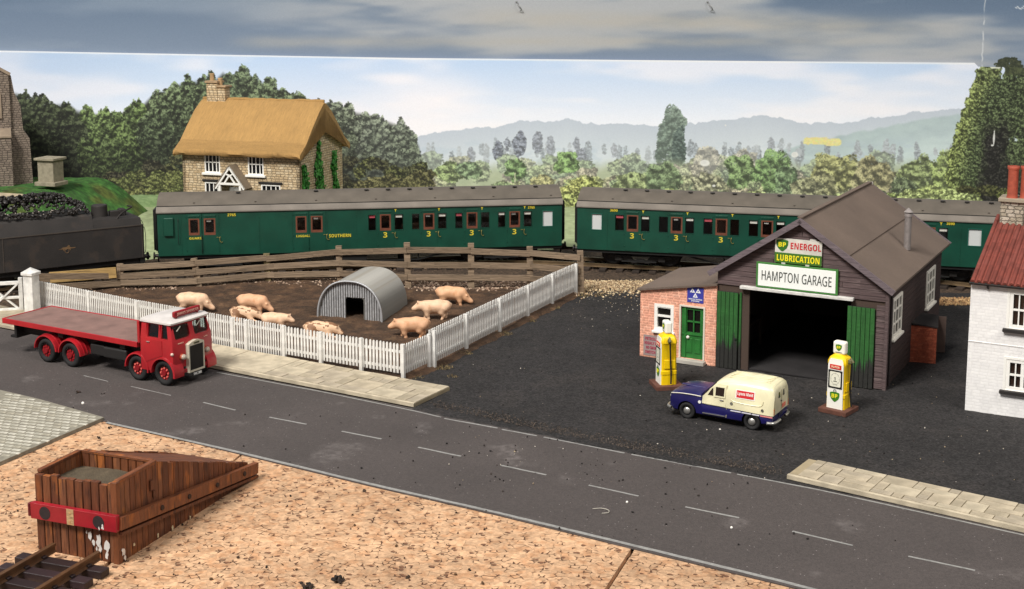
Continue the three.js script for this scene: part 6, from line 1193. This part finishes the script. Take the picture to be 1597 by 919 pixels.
{
  const t = thing('delivery_van', 'small delivery van, cream above and dark blue below, facing left in the yard', 'van', [65.5, 0.2, -463.3], 30.7);
  const navy = paint(0x1d1a5e, 0.22), cream = paint(0xf8f0c8, 0.3), zc = -8.6;
  const sec = (x, hw, y0, y1, top = 0.82, crown = 0.25) => { const r = []; for (const s of [1, -1]) { const k = [[hw * 0.86, y0], [hw * 0.97, y0 + 0.7], [hw, mix(y0, y1, 0.45)], [hw * 0.985, mix(y0, y1, 0.7)], [hw * 0.94, y1 - 0.55], [hw * top, y1 - 0.08], [hw * top * 0.5, y1 + crown]]; (s > 0 ? k : k.reverse()).forEach(q => r.push([x, q[1], zc + s * q[0]])); } return r; };
  const low = loft([sec(-7.6, 6.2, 3.8, 7.6), sec(-7.1, 7.8, 3.0, 8.8), sec(-5.6, 8.7, 2.6, 9.7), sec(-2, 9.0, 2.4, 10.2), sec(2.5, 9.1, 2.3, 10.4), sec(5.4, 9.15, 2.3, 10.4, 0.9), sec(6.4, 9.2, 2.3, 8.0, 0.95), sec(18, 9.2, 2.3, 7.5, 0.95), sec(29, 9.1, 2.5, 7.1, 0.95), sec(31.8, 8.8, 2.9, 6.8, 0.95), sec(33, 8.0, 3.4, 6.4, 0.95)], 0.55);
  mesh('lower_body', carve(low, [0, 25.4].flatMap(x => [cyl(3.75, 3.75, 5, x, 3.2, 0.4, Math.PI / 2, 0, 24), cyl(3.75, 3.75, 5, x, 3.2, 2 * zc - 0.4, Math.PI / 2, 0, 24)])), navy, t);
  const up = (x, hw, y0, y1) => { const r = []; for (const s of [1, -1]) { const h = y1 - y0, k = [[hw, y0], [hw * 0.985, y0 + h * 0.3], [hw * 0.93, y0 + h * 0.62], [hw * 0.87, y0 + h * 0.84], [hw * 0.78, y0 + h * 0.95], [hw * 0.62, y1], [hw * 0.3, y1 + 0.16]]; (s > 0 ? k : k.reverse()).forEach(q => r.push([x, q[1], zc + s * q[0]])); } return r; };
  const body = mesh('upper_body', loft([up(5.0, 8.7, 7.2, 8.76), up(6.2, 9.0, 7.1, 10.2), up(8.6, 9.05, 7.0, 13.08), up(11, 9.05, 7.0, 15.48), up(13, 9.05, 7.0, 16.52), up(16.5, 9.05, 6.9, 17.24), up(22, 9.05, 6.8, 17.48), up(28, 9.0, 6.6, 17.32), up(31.4, 8.9, 6.5, 17.0), up(32.8, 8.6, 6.4, 16.3), up(33.4, 8.2, 6.4, 15.0)], 0.75), cream, t);
  for (let k = -2; k <= 2; k++) mesh('roof_rib', rbox(16, 0.28, 0.7, 0.14, 22.5, 17.6 - Math.abs(k) * 0.07, zc + k * 1.9), cream, body);
  const sideZ = (y, d) => { const h = clamp((y - 6.9) / 10.4); return 9.05 * (h < 0.3 ? 1 - 0.05 * h : h < 0.62 ? mix(0.985, 0.93, (h - 0.3) / 0.32) : mix(0.93, 0.87, (h - 0.62) / 0.22)) + d; };
  const onSide = (g, s = 1, low2 = false) => { const k = norm(g.userData.keepUV ? g : g), p = k.attributes.position; for (let i = 0; i < p.count; i++) p.setZ(i, zc + s * ((low2 ? 9.2 : sideZ(p.getY(i), 0)) + p.getZ(i))); k.computeVertexNormals(); return k; };
  const dkGlass = M(0x2a1f18, 0.12, { map: null, bump: 0 }), line = plain(0xb4ab86, 0.5), wt = plain(0xf1efe9, 0.4), rd = plain(0xc8262c, 0.45);
  for (const s of [1, -1]) {
    const dr = mesh('door', onSide(prism([[6.2, 7.3], [15.4, 7.1], [15.4, 15.2], [12, 15.2], [9.2, 13], [6.4, 10]], 0.16, 0.02), s), cream, t);
    mesh('door_window', onSide(prism(rectPts(11.2, 10.8, 14.8, 14.2), 0.12, 0.1), s), dkGlass, dr);
    mesh('quarter_light', onSide(prism([[8.3, 10.8], [10.3, 10.8], [10.3, 13.6], [9.9, 13.4]], 0.12, 0.1), s), dkGlass, dr);
    mesh('window_frame', onSide(prism(rectPts(10.8, 10.4, 15.2, 14.6), 0.22, 0.08, [rectPts(11.3, 10.9, 14.7, 14.1)]), s), cream, dr);
    mesh('door_seam', onSide(box(0.16, 12, 0.12, 15.7, 9.2, 0.12), s), line, dr);
    mesh('door_handle', onSide(rbox(1.5, 0.35, 0.4, 0.1, 13.8, 9.6, 0.3), s), chromeM, dr);
    mesh('filler_cap', onSide(cyl(0.55, 0.55, 0.3, 17.6, 8.9, 0.1, Math.PI / 2, 0, 12), s), plain(0x6f6c62, 0.4), t);
    mesh('vent_cap', onSide(cyl(0.5, 0.5, 0.3, 29.4, 8.2, 0.1, Math.PI / 2, 0, 12), s), plain(0x57544c, 0.4), t);
    mesh('side_moulding', onSide(tube([[17.4, 10.3, 0.05], [18.4, 9.8, 0.05], [28, 9.5, 0.05], [29.2, 9.9, 0.05], [29.6, 11.5, 0.05]], 0.14, 20, 5), s), cream, t);
    const sg = mesh('side_sign', onSide(prism(rectPts(19, 11.2, 26.4, 14.4), 0.06, 0.06), s), wt, t);
    mesh('sign_field', onSide(prism(rectPts(19.35, 11.5, 26.05, 14.1), 0.06, 0.1), s), rd, sg);
    const lt = letters('Lyons Maid', 5.9, 1.5, 22.7, 12.9, 0.16, { depth: 0.06 }); if (s < 0) lt.scale(-1, 1, 1).translate(45.4, 0, 0); mesh('lettering', onSide(lt, s), wt, sg);
    const strip2 = [[17.4, 21.4], [21.7, 25.3], [25.6, 28.4]].map(([a, b]) => onSide(box(b - a, 0.4, 0.1, (a + b) / 2, 6.3 - (a - 17) * 0.012, 0.08), s, true));
    strip2.forEach(g => mesh('slogan', g, plain(0xd8d6e0, 0.5), t)); mesh('slogan', onSide(box(4.6, 0.45, 0.1, 31, 6.1, -0.1), s, true), plain(0xe08a8a, 0.5), t);
    mesh('sill_trim', onSide(box(8.8, 0.3, 0.2, 10.8, 3.6, 0), s, true), chromeM, t);
    mesh('wing_line', tube([[-6.6, 8.9, zc + s * 8.0], [-3, 9.5, zc + s * 8.6], [2, 9.7, zc + s * 8.8], [5.6, 9.6, zc + s * 8.9]], 0.2, 16, 5), plain(0xd9d4c6, 0.35), t);  // thin pale line along the top of the wing
    mesh('badge', onSide(cyl(0.6, 0.6, 0.2, 5.2, 7.5, 0.0, Math.PI / 2, 0, 10), s, true), wt, t);
    mesh('headlight', place(new THREE.SphereGeometry(1.0, 12, 8), -7.0, 7.2, zc + s * 5.6), M(0xdedcd0, 0.15, { map: null, bump: 0 }), t);
    const tl = mesh('tail_light', rbox(0.8, 2.4, 0.9, 0.2, 33.1, 7.8, zc + s * 7.7), plain(0xd8701c, 0.35), t);
  }
  // back doors, plates, bumpers
  for (const z of [zc + 2.4, zc - 2.4]) mesh('rear_window', rbox(0.4, 2.2, 1.6, 0.2, 33.4, 12.9, z, 0, 0, 0.1), dkGlass, t);
  mesh('door_seam', box(0.15, 7.6, 0.15, 33.5, 10.6, zc), line, t);
  mesh('rear_handle', place(new THREE.SphereGeometry(0.35, 8, 6), 33.6, 10.4, zc + 0.4), plain(0x6f6c62), t);
  mesh('door_edge', [1, -1].map(s => tube([[33.3, 6.6, zc + s * 7.2], [33.5, 10, zc + s * 7.3], [33.2, 13.6, zc + s * 6.4]], 0.14, 10, 4)), line, t);
  mesh('sticker', rbox(0.2, 1.5, 3.6, 0.1, 33.55, 8.0, zc - 2.6), plain(0xe07a62, 0.5), t);
  mesh('number_plate', box(0.2, 1.3, 4.4, 33.2, 5.2, zc), plain(0x22223a, 0.4), t);
  for (const s of [1, -1]) { mesh('rear_bumper', tube([[31.2, 3.7, zc + s * 9.1], [33.3, 3.7, zc + s * 8.2], [33.9, 3.7, zc + s * 5.8], [34, 3.7, zc + s * 2.8]], 0.62, 16, 8), chromeM, t); mesh('front_bumper', tube([[-6, 3.6, zc + s * 9.0], [-7.9, 3.6, zc + s * 7.6], [-8.5, 3.6, zc + s * 3], [-8.6, 3.6, zc]], 0.6, 16, 8), chromeM, t); }
  mesh('grille', rbox(0.5, 1.8, 7, 0.2, -7.7, 5.6, zc), chromeM, t);
  mesh('windscreen', loft([[6.0, 9.9, 7.6], [10.6, 15.0, 6.6]].map(([x, y, hw]) => [[x - 0.25, y, zc + hw], [x - 0.25, y, zc - hw], [x + 0.2, y, zc - hw], [x + 0.2, y, zc + hw]]), 0.3), dkGlass, t);
  mesh('bonnet_rib', rbox(10, 0.4, 1.6, 0.2, -0.6, 10.55, zc), navy, t);
  const rub = bake(tyre(3.15, 2.4, 1.7)), hub = bake([cyl(1.75, 1.75, 1.6, 0, 0, 0, Math.PI / 2, 0, 18)]), cap = bake(new THREE.SphereGeometry(1.45, 16, 8).scale(1, 1, 0.55)), wall = bake(place(new THREE.TorusGeometry(2.3, 0.14, 4, 24), 0, 0, 1.22));
  for (const x of [0, 25.4]) for (const s of [1, -1]) {
    const w = new THREE.Group(); w.name = 'wheel'; w.position.set(x * MM, 3.15 * MM, (zc + s * 7.7) * MM); if (s < 0) w.rotation.y = Math.PI; t.add(w);
    piece('tyre', rub, rubberM, w); piece('wheel_rim', hub, plain(0x1b1b1d, 0.5), w); piece('hubcap', cap, chromeM, w, [0, 0, 0.75]);
  }
}

// ================= wooden end-loading ramp with buffer beam, and the stub of track before it =================
{
  const rw = tex(512, 256, (u, v) => { const k = 0.78 + 0.36 * fbm(u * 40, v * 5, 40, 4, 541), o = smooth(0.5, 0.75, fbm(u * 9, v * 4, 9, 4, 545)), d = smooth(0.6, 0.8, fbm(u * 30, v * 4, 32, 3, 549)); return [mix(mix(120, 156, o), 88, d) * k, mix(mix(75, 97, o), 53, d) * k, mix(mix(50, 52, o), 38, d) * k]; });
  const rwB = tex(512, 256, (u, v) => g1(255 * fbm(u * 40, v * 5, 40, 4, 541)), false);
  const wood = [0xffffff, 0xe2d4cc, 0xfff0dc, 0xcdbcb4].map(c => { const m = M(c, 0.55, { map: tiled(rw, 30, 26), bumpMap: tiled(rwB, 30, 26), bump: 0.35 }); return m; }), any = () => wood[Math.floor(rnd() * 4)];
  const o = at(185, 878), t = thing('loading_ramp', 'brown planked loading ramp with a red buffer beam and an earth filled top', 'ramp', [o[0], -0.45, o[2]], 20.56);
  const W = 28, BOX = 19, L = 67.5, top = z => z > -BOX ? 23.2 : mix(23.2, 6.0, (-z - BOX) / (L - BOX));
  // front planks, uneven at the top
  const n = 10; for (let i = 0; i < n; i++) { const w = W / n, h = 22.8 + R(-0.3, 0.4); mesh('plank', rbox(w - 0.22, h, 1.5, 0.2, -W + (i + 0.5) * w, h / 2, -0.75 + R(-0.1, 0.15)), any(), t); }
  mesh('corner_post', rbox(2.0, 23.9, 2.0, 0.3, -0.5, 11.9, -0.5), wood[2], t);
  for (const x of [0, -W]) {
    for (let z = -1.6; z > -L + 1.2;) {
      const w = R(2.1, 3.0), a = Math.max(z - w, -L + 0.4), g = new THREE.BoxGeometry(1.4, 1, z - a - 0.22), p = g.attributes.position, j = R(-0.25, 0.25);
      for (let i = 0; i < p.count; i++) { const zz = p.getZ(i) + (z + a) / 2; p.setY(i, p.getY(i) > 0 ? top(zz) + j : 0); p.setZ(i, zz); p.setX(i, p.getX(i) + x - Math.sign(x + 5) * 0.7 + R(0, 0)); }
      g.computeVertexNormals(); mesh('plank', g, any(), t); z = a;
    }
  }
  for (let i = 0; i < 9; i++) { const w = (W - 3) / 9; mesh('plank', rbox(w - 0.2, 22.8 + R(-0.4, 0.5), 1.3, 0.2, -W + 1.5 + (i + 0.5) * w, 11.6, -BOX - 0.2), any(), t); }
  mesh('top_rail', rbox(1.7, 1.2, BOX - 1.6, 0.25, -0.75, 23.3, -BOX / 2 - 0.6), wood[2], t); mesh('top_rail', rbox(1.7, 1.0, BOX - 1.6, 0.25, -W + 0.75, 23.1, -BOX / 2 - 0.6), wood[1], t); mesh('top_rail', rbox(W - 3.6, 0.9, 1.6, 0.25, -W / 2, 23.2, -BOX - 0.2), wood[2], t);
  const eg = new THREE.PlaneGeometry(W - 3, BOX - 2, 40, 30); eg.rotateX(-Math.PI / 2); { const p = eg.attributes.position; for (let i = 0; i < p.count; i++) p.setY(i, 19.2 + 1.3 * N2(p.getX(i), p.getZ(i), 9, 551) + 0.5 * N2(p.getX(i), p.getZ(i), 2, 553)); eg.translate(-W / 2, 0, -BOX / 2 - 0.3); eg.computeVertexNormals(); }
  const earth = tex(256, 256, (u, v, x, y) => { const k = 0.7 + 0.4 * fbm(u * 10, v * 10, 10, 4, 555) + 0.3 * (hash(x, y, 557) - 0.5); return [92 * k, 80 * k, 62 * k]; });
  mesh('earth_fill', eg, M(0xffffff, 0.95, { map: tiled(earth, 30), bump: 0.3 }), t);
  mesh('ramp_deck', bar([-W / 2, 22.3, -BOX - 0.6], [-W / 2, 5.2, -L], 0.8, W - 2.8), wood[1], t);
  // red buffer beam with two dark pads and a cream plate
  const red = M(0xa11c2a, 0.35, { tile: 30, bump: 0.04 }), bb = mesh('buffer_beam', rbox(29.4, 4.7, 1.7, 0.15, -13.6, 12.4, 1.0), red, t);
  for (const x of [-23.2, -4.8]) mesh('buffer_pad', cyl(1.9, 1.9, 0.12, x, 12.3, 1.88, Math.PI / 2, 0, 22), M(0x2a2124, 0.7, { tile: 6 }), bb);
  mesh('beam_plate', box(2.4, 4.6, 0.12, -14.4, 12.4, 1.88), M(0xdcb888, 0.6, { map: tiled(T.woodgrain, 10, 6) }), bb);
  mesh('beam_bolt', [box(0.8, 0.4, 0.14, -14.4, 13.6, 1.96), box(0.5, 0.7, 0.14, -14.6, 11, 1.96), box(1.2, 0.25, 0.14, -14.4, 10.3, 1.96)], M(0xb98e62, 0.7, { map: null }), bb);
  mesh('beam_end', rbox(0.9, 4.0, 1.8, 0.3, -29, 12.4, 0.8), M(0x6a1820, 0.5), bb);
  // side beam with bolts
  const sb = mesh('side_beam', bar([1.0, 12.2, 0.4], [1.0, 3.6, -70], 3.6, 1.8), wood[2], t);
  mesh('side_beam', bar([1.3, 9.2, 0], [1.3, 0.8, -70], 0.9, 1.2), wood[3], t);
  for (const k of [0.26, 0.45, 0.66, 0.88]) mesh('bolt', cyl(0.75, 0.75, 0.5, 2.0, mix(12.2, 3.6, k) , mix(0.4, -70, k), 0, Math.PI / 2, 10), M(0x33231b, 0.7), sb);
  mesh('splinter', [rbox(0.6, 3.2, 1.2, 0.2, 0.3, 17.4, -15.4), rbox(0.5, 2.2, 1.0, 0.2, 0.25, 14.4, -16.6)], wood[3], t);
  // dried glue on the lower right planks
  const gm = new THREE.MeshPhysicalMaterial({ color: 0xd9d6d2, roughness: 0.15, clearcoat: 1, clearcoatRoughness: 0.1 });
  const flake = (cx, cy, r, z, f) => { const p = []; const k = 11; for (let i = 0; i < k; i++) { const a = i / k * 6.283, q = r * R(0.45, 1.15); p.push([cx + q * 0.5 * Math.cos(a), cy + q * Math.sin(a)]); } const g = prism(p, 0.1, 0); return f ? g.rotateY(Math.PI / 2).translate(0.62, 0, z) : g.translate(0, 0, z); };
  for (const [x, y, r] of [[-9.4, 6.8, 1.6], [-8.2, 5, 1.2], [-6.4, 6, 2.0], [-5.9, 3.6, 1.4], [-3.6, 4.4, 2.2], [-3.9, 2.2, 1.2], [-7.2, 3.4, 0.7], [-10.4, 8, 0.6], [-3.4, 11.2, 0.9], [-4.6, 10.6, 0.6]]) mesh('glue_patch', flake(x, y, r, y > 9 ? 1.9 : 0.1, 0), gm, t);
  for (const [z, y, r] of [[-1.2, 3.4, 1.8], [-1.8, 1.4, 1.2], [-6, 3.4, 0.9], [-17, 1.8, 1.0], [-24, 1.2, 1.1], [-33, 1.0, 0.9]]) mesh('glue_patch', flake(0, y, r * 0.8, z, 1).translate(0.15, 0, 0), r > 1.15 ? gm : M(0xc9bb98, 0.7, { map: null }), t);

  // stub of track
  const k = structure(new THREE.Group(), 'short stub of rusty track before the loading ramp'); k.name = 'stub_track'; scene.add(k); k.position.copy(t.position); k.rotation.copy(t.rotation);
  const sG = bake(rbox(29, 2.2, 3.6, 0.25)), sM = [M(0x2d2021, 0.5, { bump: 0.08 }), M(0x35272a, 0.5, { bump: 0.08 })], rl = M(0x6b4c33, 0.5, { metal: 0.35, tile: 16, bump: 0.06 });
  for (let i = 0; i < 14; i++) piece('sleeper', sG, sM[i % 2], k, [-12.2 + R(-0.4, 0.4), 1.3, 8.6 + i * 6.9], R(-0.02, 0.02));
  for (const x of [-19.0, -3.8]) { const pr = [[-1.1, 2.5], [1.1, 2.5], [0.35, 2.9], [0.3, 3.9], [0.65, 4.1], [0.65, 4.8], [-0.65, 4.8], [-0.65, 4.1], [-0.3, 3.9], [-0.35, 2.9]]; mesh('rail', prism(pr.map(q => [q[0] + x, q[1]]), 96, 3.6), rl, k); for (let i = 0; i < 13; i++) mesh('rail_chair', rbox(2.6, 0.9, 1.6, 0.2, x, 2.7, 8.6 + i * 6.9), sM[0], k); }
}

renderer.render(scene, camera);
